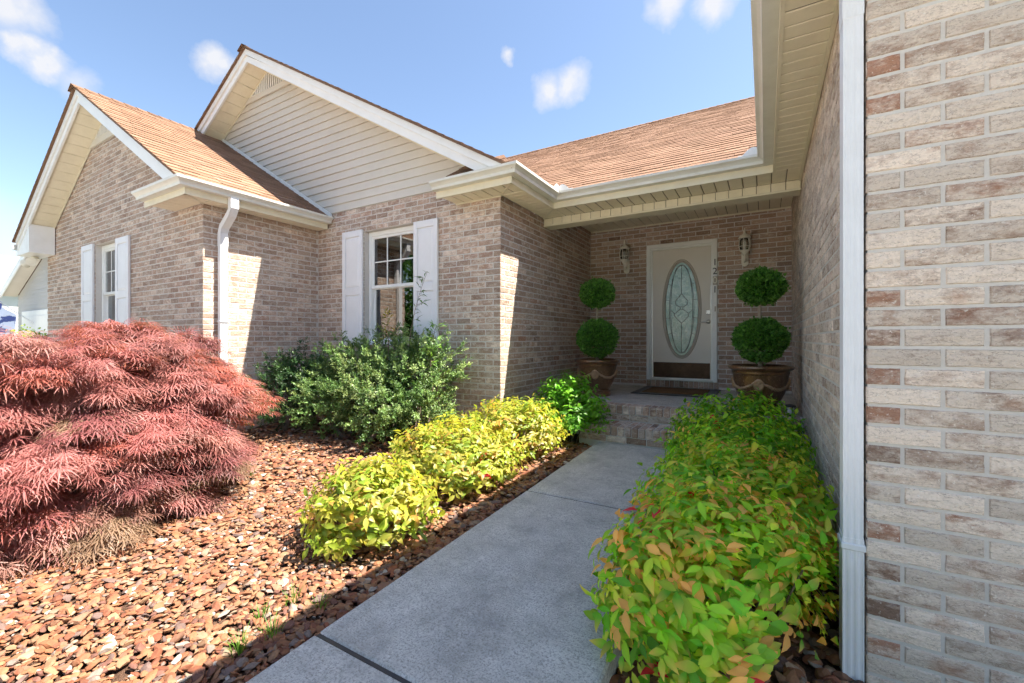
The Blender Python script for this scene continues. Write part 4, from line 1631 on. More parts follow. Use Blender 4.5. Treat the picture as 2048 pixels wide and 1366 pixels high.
# urns with swags
def urn(x, y, label, rot):
    t = thing('urn_planter', (x, y, ZF), label, 'planter', 'glazed bronze urns flanking the door')
    prof = [(.17, 0), (.176, .012), (.178, .03), (.168, .042), (.172, .052), (.170, .068), (.150, .078), (.148, .09), (.165, .11), (.190, .15), (.212, .20),
            (.228, .26), (.238, .32), (.243, .37), (.246, .385), (.254, .392), (.255, .405), (.250, .412), (.258, .42), (.282, .432), (.292, .447), (.290, .462), (.278, .470),
            (.262, .468), (.252, .455), (.246, .42), (.24, .40)]
    prof = [(r, ZF + z) for r, z in prof]
    MB().lathe(prof, x, y, 56).build('body', 'bronze_glaze', t, smooth=True, sharp=38)
    MB().lathe([(.001, ZF + .40), (.2405, ZF + .405), (.2405, ZF + .408), (.12, ZF + .418), (.001, ZF + .422)], x, y, 32).build('potting_soil', 'soil', t, smooth=True)
    def rad(z):
        zz = z + ZF
        for (r0, z0), (r1, z1) in zip(prof[9:14], prof[10:15]):
            if z0 <= zz <= z1:
                return r0 + (r1 - r0) * (zz - z0) / (z1 - z0)
        return .23
    # four garland swags and four oval medallions
    for k_ in range(4):
        a0 = rot + k_ * math.pi / 2
        b = MB()
        nn = 26
        for i in range(nn):
            tt = (i + .5) / nn
            a = a0 + tt * math.pi / 2
            z = .345 - .10 * math.sin(math.pi * tt) ** .8 + rs.uniform(-.004, .004)
            r = rad(z) + .004
            s = .010 + .006 * math.sin(math.pi * tt)
            cxx, cyy, czz = x + r * math.cos(a), y + r * math.sin(a), ZF + z
            # little lumpy bead
            vs, fs = [], []
            for (lz, lr) in ((-1, .35), (-.45, .95), (.35, 1), (.95, .4)):
                for q in range(6):
                    aa = q * math.pi / 3
                    vs.append((cxx + s * lr * math.cos(aa) * rs.uniform(.8, 1.2), cyy + s * lr * math.sin(aa) * rs.uniform(.8, 1.2), czz + s * lz * rs.uniform(.8, 1.15)))
            for j in range(3):
                for q in range(6):
                    fs.append((j * 6 + q, j * 6 + (q + 1) % 6, (j + 1) * 6 + (q + 1) % 6, (j + 1) * 6 + q))
            fs.append((0, 5, 4, 3, 2, 1))
            fs.append((18, 19, 20, 21, 22, 23))
            b.add(vs, fs)
        b.build('garland', 'bronze_relief', t, smooth=True)
        b = MB()
        rr = rad(.285)
        rings = 6
        vs, fs = [], []
        for j in range(rings + 1):
            f = j / rings
            for q in range(20):
                aa = 2 * math.pi * q / 20
                da = f * .046 * math.cos(aa) / rr
                dz = f * .062 * math.sin(aa)
                bulge = (.016 if f < .65 else (.020 if f < .9 else .002)) + (rs.uniform(-.006, .006) if f < .7 else 0)
                r = rad(.29 + dz) + bulge
                vs.append((x + r * math.cos(a0 + da), y + r * math.sin(a0 + da), ZF + .285 + dz))
        for j in range(rings):
            for q in range(20):
                fs.append((j * 20 + q, j * 20 + (q + 1) % 20, (j + 1) * 20 + (q + 1) % 20, (j + 1) * 20 + q))
        b.add(vs, fs)
        b.build('medallion', 'bronze_relief', t, smooth=True)
    return t
UL, UR = (-1.88, 5.56), (-.045, 5.12)
aL = math.atan2(-UL[1], -UL[0])
aR = math.atan2(-UR[1], -UR[0])
urn(*UL, 'bronze glazed urn with garlands left of the door, beside the middle wing wall', aL - .12)
urn(*UR, 'bronze glazed urn with garlands right of the door, beside the garage wing wall', aR - .05)

# ------------------------------------------------------------------ foliage tools
def rot_from_axes(yv, nv):
    """matrices whose columns are x, y (leaf length), z (leaf normal)"""
    yv = yv / np.linalg.norm(yv, axis=1, keepdims=True)
    xv = np.cross(yv, nv)
    ln = np.linalg.norm(xv, axis=1, keepdims=True)
    ln[ln < 1e-6] = 1
    xv = xv / ln
    zv = np.cross(xv, yv)
    return np.stack([xv, yv, zv], axis=2)

def unit(n, r=rng):
    v = r.normal(size=(n, 3))
    return v / np.linalg.norm(v, axis=1, keepdims=True)

LEAF_V = np.array([(0, 0, 0), (0, .28, .02), (0, .55, .0), (0, .8, -.06), (0, 1, -.16),
                   (-.155, .22, .06), (-.215, .46, .055), (-.115, .76, -.02), (.155, .22, .06), (.215, .46, .055), (.115, .76, -.02)])
LEAF_F = [(0, 1, 5), (0, 8, 1), (5, 1, 2, 6), (1, 8, 9, 2), (6, 2, 3, 7), (2, 9, 10, 3), (7, 3, 4), (3, 10, 4)]
SMALL_V = np.array([(0, 0, 0), (-.36, .48, .1), (0, .5, -.02), (.36, .48, .1), (0, 1, .0)])
SMALL_F = [(0, 2, 1), (0, 3, 2), (1, 2, 4), (2, 3, 4)]

def clumpy(n, r, freq, seed):
    """cheap smooth pseudo-noise on unit directions"""
    q = np.random.default_rng(seed)
    acc_ = np.zeros(len(r))
    for i in range(6):
        w = q.normal(size=3) * freq
        acc_ += np.sin(r @ w + q.uniform(0, 6.28))
    return acc_ / 6

def nandina(name, cx_, cy_, rx, ry, h, nsp, label, seed, palette, loc_z, near_parts=0, leaf=.064, group=None, orange=.1):
    q = np.random.default_rng(seed)
    t = thing(name, (cx_, cy_, loc_z), label, 'shrub', group)
    # stems
    st = MB()
    for i in range(16):
        a = q.uniform(0, 6.28)
        rr = q.uniform(.3, .85)
        p1 = (cx_ + rx * rr * .35 * math.cos(a), cy_ + ry * rr * .35 * math.sin(a), loc_z - .02)
        p2 = (cx_ + rx * rr * .7 * math.cos(a), cy_ + ry * rr * .7 * math.sin(a), loc_z + h * .45)
        p3 = (cx_ + rx * rr * .9 * math.cos(a), cy_ + ry * rr * .9 * math.sin(a), loc_z + h * .82 * math.sqrt(max(0, 1 - rr * rr * .6)))
        st.tube([p1, p2, p3], [.006, .005, .003], 5, (.5, .5, .5))
    st.build('stems', 'bark', t)
    # spray centres over a lumpy dome
    d = unit(nsp * 3, q)
    d = d[d[:, 2] > -.28][:nsp]
    n = len(d)
    lump = 1 + .16 * clumpy(n, d, 3.2, seed) + .08 * clumpy(n, d, 8, seed + 1)
    depth = np.where(q.random(n) < .72, q.uniform(.86, 1.06, n), q.uniform(.5, .86, n)) * lump
    zc = loc_z + h * .38
    c = np.stack([cx_ + rx * d[:, 0] * depth, cy_ + ry * d[:, 1] * depth, zc + h * .62 * d[:, 2] * depth], 1)
    c[:, 2] = np.maximum(c[:, 2], loc_z + .05)
    keep = c[:, 0] < XA - .02
    c, d, depth = c[keep], d[keep], depth[keep]
    n = len(c)
    # each spray: an arching axis with paired leaflets
    ax = d * np.array([1, 1, .8]) + unit(n, q) * .45 + np.array([0, 0, .25])
    ax /= np.linalg.norm(ax, axis=1, keepdims=True)
    P, Yv, Nv, S, Cl = [], [], [], [], []
    pal = np.array(palette)
    pick = q.integers(0, len(pal) - 2, n)
    base_c = pal[pick] * q.uniform(.62, 1.25, (n, 1))
    ori = q.random(n) < orange
    base_c[ori] = pal[-2] * q.uniform(.8, 1.15, (ori.sum(), 1))
    red = q.random(n) < .004
    base_c[red] = pal[-1]
    side = np.cross(ax, np.array([0, 0, 1.0]))
    side /= np.linalg.norm(side, axis=1, keepdims=True) + 1e-6
    upv = np.cross(side, ax)
    K = 6
    for k_ in range(K):
        f = (-.5 + k_ / (K - 1)) * 1.0
        sg = 1 if k_ % 2 else -1
        pos = c + ax * (.045 * (k_ - 2))[..., None] if False else c + ax * (.022 * (k_ - 2.5))
        dirv = ax * (.35 + .16 * k_) + side * (sg * (1.0 - .1 * k_)) + upv * q.uniform(-.2, .2, (n, 1))
        if k_ == K - 1:
            dirv = ax + side * q.uniform(-.3, .3, (n, 1))
        dirv -= d * (np.sum(dirv * d, 1, keepdims=True) * .72)          # lie along the mound
        dirv += np.array([0, 0, -.34]) + unit(n, q) * .22
        P.append(pos)
        Yv.append(dirv)
        nv = upv * .35 + d * 1.0 + np.array([0, 0, .25]) + unit(n, q) * .38
        Nv.append(nv)
        S.append(leaf * q.uniform(.5, 1.25, n))
        Cl.append(base_c * q.uniform(.86, 1.14, (n, 1)))
    P, Yv, Nv, S, Cl = np.concatenate(P), np.concatenate(Yv), np.concatenate(Nv), np.concatenate(S), np.concatenate(Cl)
    wall = P[:, 0] < XA - .03
    P, Yv, Nv, S, Cl = P[wall], Yv[wall], Nv[wall], S[wall], Cl[wall]
    low = P[:, 2] < loc_z + .02
    P[low, 2] = loc_z + .02 + q.uniform(0, .04, low.sum())
    Rm = rot_from_axes(Yv, Nv) * S[:, None, None]
    # keep leaf tips off the brick
    tip = np.einsum('nij,j->ni', Rm, np.array([0, 1, -.1])) + P
    ok = (tip[:, 0] < XA - .006) & ~((tip[:, 1] < 2.12) & (tip[:, 0] > .215))
    ok &= ~((tip[:, 1] < 2.0) & (tip[:, 0] > .20 - (2.0 - tip[:, 1]) * .42))   # trimmed back from the pipe
    P, Rm, Cl = P[ok], Rm[ok], Cl[ok]
    # leaf tips and margins turn towards orange on some leaves
    colk = np.repeat(Cl[:, None, :], len(LEAF_V), 1)
    tipw = np.clip(LEAF_V[:, 1] * 1.2 - .35, 0, 1)[None, :, None] * (q.random(len(P)) < orange * 2.6)[:, None, None] * .8
    colk = colk * (1 - tipw) + pal[-2][None, None, :] * tipw
    colk[:, :5, :] *= 1.12                       # paler midrib
    if near_parts:
        D = cam_depth(P[:, 0], P[:, 1])
        toward = (P - np.array([cx_, cy_, loc_z])) @ np.array([-cx_ * .8 , -1.0, .35])
        score = np.where((D > .3), 1 / D ** 2, 0) * (1 + .8 * (toward > 0)) * np.linalg.norm(Rm[:, :, 1], axis=1)
        uu = CX + F_PX * (P[:, 0] * CYW + P[:, 1] * SY) / np.maximum(D, .1)
        vv2 = CY - F_PX * (P[:, 2] - H) / np.maximum(D, .1)
        score[(uu > 1680) | (vv2 > 1350) | (uu < 0)] = 0
        outer = np.linalg.norm((P - np.array([cx_, cy_, zc])) / np.array([rx, ry, h * .62]), axis=1)
        score *= outer > .93
        idx = np.argsort(-score)[:near_parts]
        m = np.ones(len(P), bool)
        m[idx] = False
        for i in idx:
            vsl = LEAF_V @ Rm[i].T + P[i]
            np_mesh('leaf', vsl, LEAF_F, mat='leaf', parent=t, col=colk[i], smooth=True)
        P, Rm, colk = P[m], Rm[m], colk[m]
    fo = instance_mesh('foliage', LEAF_V, LEAF_F, Rm, P, colk, 'leaf', t, True)
    if near_parts:
        fo['kind'] = 'stuff'
    return t

# ================================================================== PLANTING
PAL_SHADE = [(.32, .56, .030), (.45, .59, .040), (.16, .44, .022), (.53, .57, .060), (.25, .52, .030), (.86, .44, .12), (.66, .03, .05)]
PAL_GOLD = [(.33, .345, .040), (.37, .37, .060), (.24, .31, .030), (.37, .33, .06), (.20, .29, .03), (.44, .26, .06), (.45, .02, .02)]
PAL_GREEN = [(.13, .36, .020), (.18, .41, .026), (.11, .30, .018), (.22, .44, .035), (.35, .30, .05), (.3, .03, .02)]
HG = 'low nandina shrubs along the garage wing wall'
nandina('nandina_shrub', -.135, 1.90, .42, .50, .60, 1250, 'nearest low nandina at the foot of the downspout, green with orange tips', 21, PAL_SHADE, -.06, 290, .064, HG, .13)
nandina('nandina_shrub', -.13, 2.72, .46, .50, .58, 800, 'second low nandina back from the downspout, yellow-green, against the garage wing', 22, PAL_SHADE, -.04, 0, .062, HG, .10)
nandina('nandina_shrub', -.16, 3.52, .48, .48, .60, 760, 'third low nandina back along the garage wing wall, fresh green', 23, PAL_SHADE[:3] + PAL_GREEN[1:2] + PAL_SHADE[-2:], -.02, 0, .060, HG, .03)
nandina('nandina_shrub', -.22, 4.28, .52, .44, .66, 760, 'bright green nandina beside the steps, in front of the right-hand urn', 24, PAL_GREEN[:3] + PAL_SHADE[:2] + PAL_SHADE[-2:], 0, 0, .060, HG, .01)
GG = 'golden nandina shrubs along the left of the walk'
nandina('nandina_shrub', -2.02, 1.86, .33, .34, .42, 560, 'small golden nandina nearest the camera, standing alone in the gravel', 31, PAL_GOLD, -.02, 0, .062, GG, .05)
nandina('nandina_shrub', -2.16, 2.86, .50, .54, .46, 820, 'wide golden nandina in full sun, middle of the row left of the walk', 32, PAL_GOLD, .0, 0, .060, GG, .07)
nandina('nandina_shrub', -2.06, 3.66, .44, .48, .54, 600, 'golden nandina by the sunlit corner of the middle wing', 33, PAL_GOLD, .03, 0, .058, GG, .06)
nandina('nandina_shrub', -1.86, 4.48, .40, .34, .70, 620, 'deep green nandina in the shade between the steps and the middle wing', 34, PAL_GREEN, .05, 0, .058, GG, .0)

# ---------------------------------------------------------------- Japanese maple
def maple():
    q = np.random.default_rng(5)
    cx_, cy_, z0 = -4.25, 1.16, -.02
    rx, ry, h = 1.08, .90, 1.25
    t = thing('japanese_maple', (cx_, cy_, z0), 'weeping red Japanese maple with finely cut drooping leaves before the far wing', 'tree')
    tr = MB()
    tr.tube([(cx_ + .05, cy_ + .02, z0 - .05), (cx_ + .02, cy_, z0 + .2), (cx_ - .05, cy_ + .03, z0 + .42), (cx_, cy_ + .02, z0 + .62)], [.06, .05, .045, .035], 10)
    tips = []
    for i in range(26):
        a = q.uniform(0, 6.28)
        rr = q.uniform(.45, .95)
        top = z0 + h * (.97 - .35 * rr * rr) - .12
        p0 = (cx_, cy_ + .02, z0 + q.uniform(.35, .62))
        p1 = (cx_ + rx * rr * .45 * math.cos(a), cy_ + ry * rr * .45 * math.sin(a), top - .02)
        p2 = (cx_ + rx * rr * .8 * math.cos(a), cy_ + ry * rr * .8 * math.sin(a), top - .05)
        p3 = (cx_ + rx * rr * math.cos(a + .1), cy_ + ry * rr * math.sin(a + .1), top - .22)
        tr.tube([p0, p1, p2, p3], [.022, .014, .009, .004], 6)
    tr.build('trunk', 'bark', t)
    # umbrella-shaped pads of foliage over a tiered dome; each pad carries fans that arch out and down
    npad = 260
    pd = unit(npad * 4, q)
    pd = pd[pd[:, 2] > -.40][:npad]
    lump = 1 + .15 * clumpy(npad, pd, 2.6, 9) + .08 * clumpy(npad, pd, 6, 10)
    dd = np.sign(pd) * np.abs(pd) ** .8
    dd /= np.maximum(1e-6, (np.abs(dd) ** 2.3).sum(1) ** (1 / 2.3))[:, None]
    dep = np.where(q.random(npad) < .8, q.uniform(.84, 1.04, npad), q.uniform(.6, .86, npad)) * lump
    dep = np.where(q.random(npad) < .10, dep * 1.09, dep)
    zc = z0 + h * .40
    pc_ = np.stack([cx_ + rx * dd[:, 0] * dep, cy_ + ry * dd[:, 1] * dep, zc + h * .60 * dd[:, 2] * dep * .97], 1)
    pr_ = q.uniform(.09, .24, npad)
    pal = np.array([(.27, .090, .086), (.32, .125, .118), (.22, .072, .076), (.34, .095, .072), (.35, .165, .150), (.27, .135, .105), (.25, .165, .105)])
    hrel = np.clip((pc_[:, 2] - z0) / h, 0, 1)
    pk = q.integers(0, 5, npad)
    dull = q.random(npad) < (.36 - .40 * hrel)
    pk[dull] = q.integers(5, 7, dull.sum())
    NF = 13
    pi_ = np.repeat(np.arange(npad), NF)
    nf = len(pi_)
    pa = q.uniform(0, 6.283, nf)
    prr = np.sqrt(q.random(nf))
    rad2 = np.stack([np.cos(pa), np.sin(pa), np.zeros(nf)], 1)
    c = pc_[pi_] + rad2 * (prr * pr_[pi_])[:, None]
    c[:, 2] -= (prr ** 2) * pr_[pi_] * .62 + q.uniform(-.015, .015, nf)
    d = pd[pi_]
    out_ = d * np.array([1, 1, .1]) * .65 + rad2 * prr[:, None]
    out_ /= np.linalg.norm(out_, axis=1, keepdims=True) + 1e-6
    okc = (c[:, 1] < YC - .12) & (c[:, 2] > z0 + .06)
    c, d, out_, pi_ = c[okc], d[okc], out_[okc], pi_[okc]
    nf = len(c)
    bc = pal[pk[pi_]] * q.uniform(.8, 1.2, (nf, 1)) * q.uniform(.75, 1.2, npad)[pi_][:, None]
    # one leaf: 7 narrow drooping lobes
    LV, LFc = [], []
    for i, (a, ln) in enumerate(((-75, .55), (-48, .8), (-24, .95), (0, 1.0), (24, .95), (48, .8), (75, .55))):
        ar = math.radians(a)
        dx, dy = math.sin(ar), math.cos(ar)
        nxv, nyv = dy, -dx
        w = .030
        o = len(LV)
        LV += [(dx * .05, dy * .05, 0), (dx * ln * .45 + nxv * w, dy * ln * .45 + nyv * w, -.02), (dx * ln * .45 - nxv * w, dy * ln * .45 - nyv * w, -.02),
               (dx * ln * .8 + nxv * w * .5, dy * ln * .8 + nyv * w * .5, -.13), (dx * ln * .8 - nxv * w * .5, dy * ln * .8 - nyv * w * .5, -.13), (dx * ln, dy * ln, -.26)]
        LFc += [(o, o + 1, o + 2), (o + 1, o + 3, o + 4, o + 2), (o + 3, o + 5, o + 4)]
    LV = np.array(LV)
    P, Yv, Nv, S, Cl = [], [], [], [], []
    K = 20
    for k_ in range(K):
        sp = q.normal(size=(nf, 3)) * np.array([.045, .045, .02])
        along = q.uniform(-.06, .08, nf)
        pos = c + sp + out_ * along[:, None]
        pos[:, 2] -= .9 * np.maximum(0, along) ** 1.0 * .5 + .4 * (sp[:, 0] ** 2 + sp[:, 1] ** 2) / .1
        rad_ = sp * np.array([1, 1, 0])
        rad_ /= np.linalg.norm(rad_, axis=1, keepdims=True) + 1e-6
        dirv = out_ * .9 + rad_ * .55 + np.array([0, 0, -.30]) + unit(nf, q) * .48
        P.append(pos)
        Yv.append(dirv)
        Nv.append(np.array([0, 0, 1.0]) + out_ * .35 + unit(nf, q) * .35)
        S.append(q.uniform(.060, .130, nf))
        Cl.append(bc * q.uniform(.8, 1.2, (nf, 1)))
    P, Yv, Nv, S, Cl = map(np.concatenate, (P, Yv, Nv, S, Cl))
    ok = (P[:, 2] > z0 + .04) & (P[:, 1] < YC - .06)
    P, Yv, Nv, S, Cl = P[ok], Yv[ok], Nv[ok], S[ok], Cl[ok]
    Rm = rot_from_axes(Yv, Nv) * S[:, None, None]
    colk = np.repeat(Cl[:, None, :], len(LV), 1)
    tipm = np.tile(np.array([0, .1, .1, .5, .5, 1.0]), 7)[None, :, None] * .35
    colk = colk * (1 - tipm) + np.array([.36, .20, .15])[None, None, :] * tipm
    instance_mesh('crown', LV, LFc, Rm, P, colk, 'maple_leaf', t, False)
maple()

# ---------------------------------------------------------------- small-leaved evergreen shrubs under the window
def evergreen(name, lobes, n_per, label, seed, pal, leaf=.019, group=None, spikes=0, wallx=None):
    q = np.random.default_rng(seed)
    x0 = np.mean([l[0] for l in lobes])
    y0 = np.mean([l[1] for l in lobes])
    t = thing(name, (x0, y0, .05), label, 'shrub', group)
    st = MB()
    P, Yv, Nv, S, Cl = [], [], [], [], []
    pal = np.array(pal)
    for li, (cx_, cy_, cz_, rx, ry, rz) in enumerate(lobes):
        # branchlets thrust out of the lobe, each carrying leafy side shoots
        nb = int(n_per * (rx * ry + ry * rz + rx * rz) / .5)
        d = unit(nb, q)
        lump = 1 + .2 * clumpy(nb, d, 4, seed + li)
        dep = q.uniform(.35, .86, nb) * lump
        c0 = np.stack([cx_ + rx * d[:, 0] * dep, cy_ + ry * d[:, 1] * dep, cz_ + rz * d[:, 2] * dep], 1)
        bx_ = d * np.array([1, 1, .8]) + np.array([0, 0, .45]) + unit(nb, q) * .45
        bx_ /= np.linalg.norm(bx_, axis=1, keepdims=True)
        bl = q.uniform(.14, .30, nb)
        bcol = pal[q.integers(0, len(pal), nb)] * q.uniform(.75, 1.25, (nb, 1))
        NS = 15
        bi_ = np.repeat(np.arange(nb), NS)
        ns = len(bi_)
        fpos = q.uniform(.1, 1.0, ns)
        c = c0[bi_] + bx_[bi_] * (bl[bi_] * fpos)[:, None]
        ax = bx_[bi_] * .9 + unit(ns, q) * .8
        ax /= np.linalg.norm(ax, axis=1, keepdims=True)
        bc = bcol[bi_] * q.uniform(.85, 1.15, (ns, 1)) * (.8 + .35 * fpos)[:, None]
        L = q.uniform(.035, .075, ns)
        K = 8
        for k_ in range(K):
            f = (k_ + .5) / K
            ph = q.uniform(0, 6.28, ns)
            u = np.cross(ax, np.array([.3, .5, .2]))
            u /= np.linalg.norm(u, axis=1, keepdims=True)
            w = np.cross(ax, u)
            rd_ = u * np.cos(ph)[:, None] + w * np.sin(ph)[:, None]
            P.append(c + ax * (L * f)[:, None])
            Yv.append(rd_ * .8 + ax * .6)
            Nv.append(ax - rd_ * .4 + unit(ns, q) * .4 + np.array([0, 0, .3]))
            S.append(leaf * q.uniform(.75, 1.25, ns))
            Cl.append(bc * q.uniform(.85, 1.15, (ns, 1)))
        for i in range(10):
            a = q.uniform(0, 6.28)
            e = q.uniform(.2, 1.0)
            st.tube([(cx_ * .5 + x0 * .5, cy_, .02), (cx_ + rx * .3 * math.cos(a), cy_ + ry * .3 * math.sin(a), cz_ * .7),
                     (cx_ + rx * .75 * math.cos(a) * e, cy_ + ry * .75 * math.sin(a) * e, cz_ + rz * .6 * q.uniform(-.2, 1))], [.011, .007, .003], 5)
    st.build('stems', 'bark', t)
    P, Yv, Nv, S, Cl = map(np.concatenate, (P, Yv, Nv, S, Cl))
    ok = (P[:, 1] < YB - .04) & (P[:, 2] > .06) & (P[:, 0] > XC + .03)
    P, Yv, Nv, S, Cl = P[ok], Yv[ok], Nv[ok], S[ok], Cl[ok]
    Rm = rot_from_axes(Yv, Nv) * S[:, None, None]
    instance_mesh('foliage', SMALL_V, SMALL_F, Rm, P, Cl, 'small_leaf', t, False)
    return t
PAL_HOLLY = [(.105, .19, .055), (.135, .225, .070), (.18, .265, .09), (.075, .145, .042), (.26, .34, .13)]
evergreen('evergreen_shrub', [(-3.95, 3.52, .62, .62, .50, .52), (-3.35, 3.50, .60, .55, .46, .48), (-3.55, 3.28, .42, .60, .40, .36), (-3.70, 3.72, .92, .40, .34, .30),
                              (-3.2, 3.75, .80, .36, .32, .32), (-2.95, 3.40, .34, .34, .30, .26), (-4.3, 3.3, .40, .40, .36, .34), (-4.40, 3.65, .76, .34, .34, .32)], 125,
          'big loose small-leaved evergreen shrub in front of the middle wing window', 61, PAL_HOLLY, .018)
evergreen('evergreen_shrub', [(-4.98, 3.20, .42, .42, .40, .40), (-5.12, 3.50, .62, .36, .36, .32), (-4.75, 3.42, .62, .32, .34, .28)], 125,
          'smaller dark evergreen shrub in the corner by the far wing downspout', 62, [(.035, .085, .026), (.045, .105, .032), (.06, .12, .04), (.028, .07, .02)], .019)

# a tall weedy shoot in front of the right-hand shutter
def shoot(x, y, z0, z1, lean, label, seed, n=26, lf=.07, col_=(.06, .13, .03)):
    q = np.random.default_rng(seed)
    t = thing('weed_shoot', (x, y, z0), label, 'weed')
    st = MB()
    pts = [(x + lean[0] * f * f, y + lean[1] * f * f, z0 + (z1 - z0) * f) for f in np.linspace(0, 1, 8)]
    st.tube(pts, [.005 - .0035 * i / 7 for i in range(8)], 5)
    P, Yv = [], []
    for i in range(n):
        f = .25 + .75 * (i + q.random()) / n
        a = q.uniform(0, 6.28)
        p = np.array([x + lean[0] * f * f, y + lean[1] * f * f, z0 + (z1 - z0) * f])
        L = q.uniform(.05, .14) * (1.1 - .5 * f)
        dv = np.array([math.cos(a), math.sin(a) * .7, q.uniform(.1, .7)])
        st.tube([tuple(p), tuple(p + dv * L)], [.002, .001], 4)
        for g_ in (.4, .7, 1.0):
            P.append(p + dv * L * g_)
            Yv.append(dv + q.normal(size=3) * .6 + np.array([0, 0, -.2]))
    st.build('stem', 'bark', t)
    P, Yv = np.array(P), np.array(Yv)
    Rm = rot_from_axes(Yv, np.array([[0, -.3, 1.0]]) + q.normal(size=(len(P), 3)) * .4) * (lf * q.uniform(.5, 1.1, len(P)))[:, None, None]
    Rm[:, :, 0] *= .55
    Cl = np.array(col_)[None, :] * q.uniform(.7, 1.4, (len(P), 1))
    instance_mesh('leaves', LEAF_V, LEAF_F, Rm, P, Cl, 'leaf', t, True)
shoot(-3.36, 3.60, .80, 1.87, (.28, .0), 'tall thin leafy shoot rising from the shrub before the right-hand shutter', 71, 20, .085)
shoot(-3.60, 3.55, .95, 1.46, (-.03, .02), 'short yellowish shoot rising in front of the middle wing window glass', 72, 16, .085, (.30, .26, .06))
shoot(-3.06, 3.62, .70, 1.30, (.04, .05), 'pale green sapling leaves beside the right-hand shutter bottom', 73, 40, .08, (.16, .30, .06))

# ---------------------------------------------------------------- topiaries standing in the urns
def topiary(x, y, label, seed, balls):
    q = np.random.default_rng(seed)
    zb = ZF + .415
    t = thing('topiary_tree', (x, y, zb), label, 'topiary', 'double ball topiaries beside the door')
    MB().tube([(x, y, zb - .02), (x + .01, y, ZF + .7), (x - .004, y, ZF + 1.0), (x, y, ZF + 1.28)], [.024, .019, .016, .014], 9).build('trunk', 'trunk_pale', t, smooth=True)
    for bi, (zc, r, rz) in enumerate(balls):
        n = 11000 if bi == 0 else 8500
        d = unit(n, q)
        lump = 1 + .08 * clumpy(n, d, 5, seed + bi) + .10 * clumpy(n, d, 13, seed + 7 + bi)
        dep = np.where(q.random(n) < .7, q.uniform(.93, 1.03, n), q.uniform(.7, .95, n)) * lump
        P = np.stack([x + r * d[:, 0] * dep, y + r * d[:, 1] * dep, zc + rz * d[:, 2] * dep], 1)
        if bi == 0:
            # tapers to the trunk below
            lowm = d[:, 2] < -.6
            P[lowm, 2] -= .03
        Yv = d + unit(n, q) * .75 + np.array([0, 0, .35])
        Nv = d + unit(n, q) * .6 + np.array([0, 0, .4])
        S = q.uniform(.018, .036, n)
        far_ = q.random(n) < .02
        P[far_] += d[far_] * q.uniform(.01, .04, (far_.sum(), 1))
        pal = np.array([(.065, .19, .024), (.095, .245, .034), (.045, .14, .019), (.15, .32, .055)])
        leaf_col = pal[q.integers(0, 4, n)] * q.uniform(.75, 1.25, (n, 1))  # leaf green picked at random
        Rm = rot_from_axes(Yv, Nv) * S[:, None, None]
        instance_mesh('leaf_ball', SMALL_V, SMALL_F, Rm, P, leaf_col, 'small_leaf', t, False)
        # dense twiggy core
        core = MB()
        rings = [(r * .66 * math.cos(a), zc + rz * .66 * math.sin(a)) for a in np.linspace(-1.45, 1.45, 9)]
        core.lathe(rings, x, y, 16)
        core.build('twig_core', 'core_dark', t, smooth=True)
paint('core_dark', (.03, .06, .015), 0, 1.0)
k = NT('trunk_pale')
k.color(k.mixc(k.noise(40, 5, .7), (.22, .17, .12), (.42, .35, .27)))
k.bump(k.noise(80, 4), .5, .005)
k.set(Roughness=.85)
topiary(*UL, 'double ball boxwood topiary growing in the left urn by the middle wing wall', 81, [(ZF + .755, .245, .205), (ZF + 1.325, .205, .172)])
topiary(*UR, 'double ball boxwood topiary growing in the right urn by the garage wing wall', 82, [(ZF + .735, .225, .185), (ZF + 1.250, .200, .162)])

# small solar light at the porch edge
sl = thing('solar_light', (.205, 5.0, ZF), 'tiny black capped solar lantern on the porch edge by the garage wing wall', 'lantern')
MB().lathe([(.030, ZF + .001), (.034, ZF + .006), (.034, ZF + .014), (.026, ZF + .018)], .205, 5.0, 20).build('base', 'black_plastic', sl, smooth=True, sharp=40)
MB().lathe([(.028, ZF + .019), (.031, ZF + .05), (.034, ZF + .085)], .205, 5.0, 20).build('lens', 'lamp_glass_pale', sl, smooth=True) if 'lamp_glass_pale' in MATS else MB().lathe([(.028, ZF + .019), (.031, ZF + .05), (.034, ZF + .085)], .205, 5.0, 20).build('lens', 'pale_wall', sl, smooth=True)
MB().lathe([(.045, ZF + .086), (.047, ZF + .095), (.040, ZF + .105), (.012, ZF + .112)], .205, 5.0, 20).build('cap', 'black_plastic', sl, smooth=True, sharp=40)
for k_ in range(4):
    a = k_ * math.pi / 2 + .4
    MB().tube([(.205 + .031 * math.cos(a), 5.0 + .031 * math.sin(a), ZF + .016), (.205 + .037 * math.cos(a), 5.0 + .037 * math.sin(a), ZF + .088)], .003, 6).build('rib', 'black_plastic', sl)

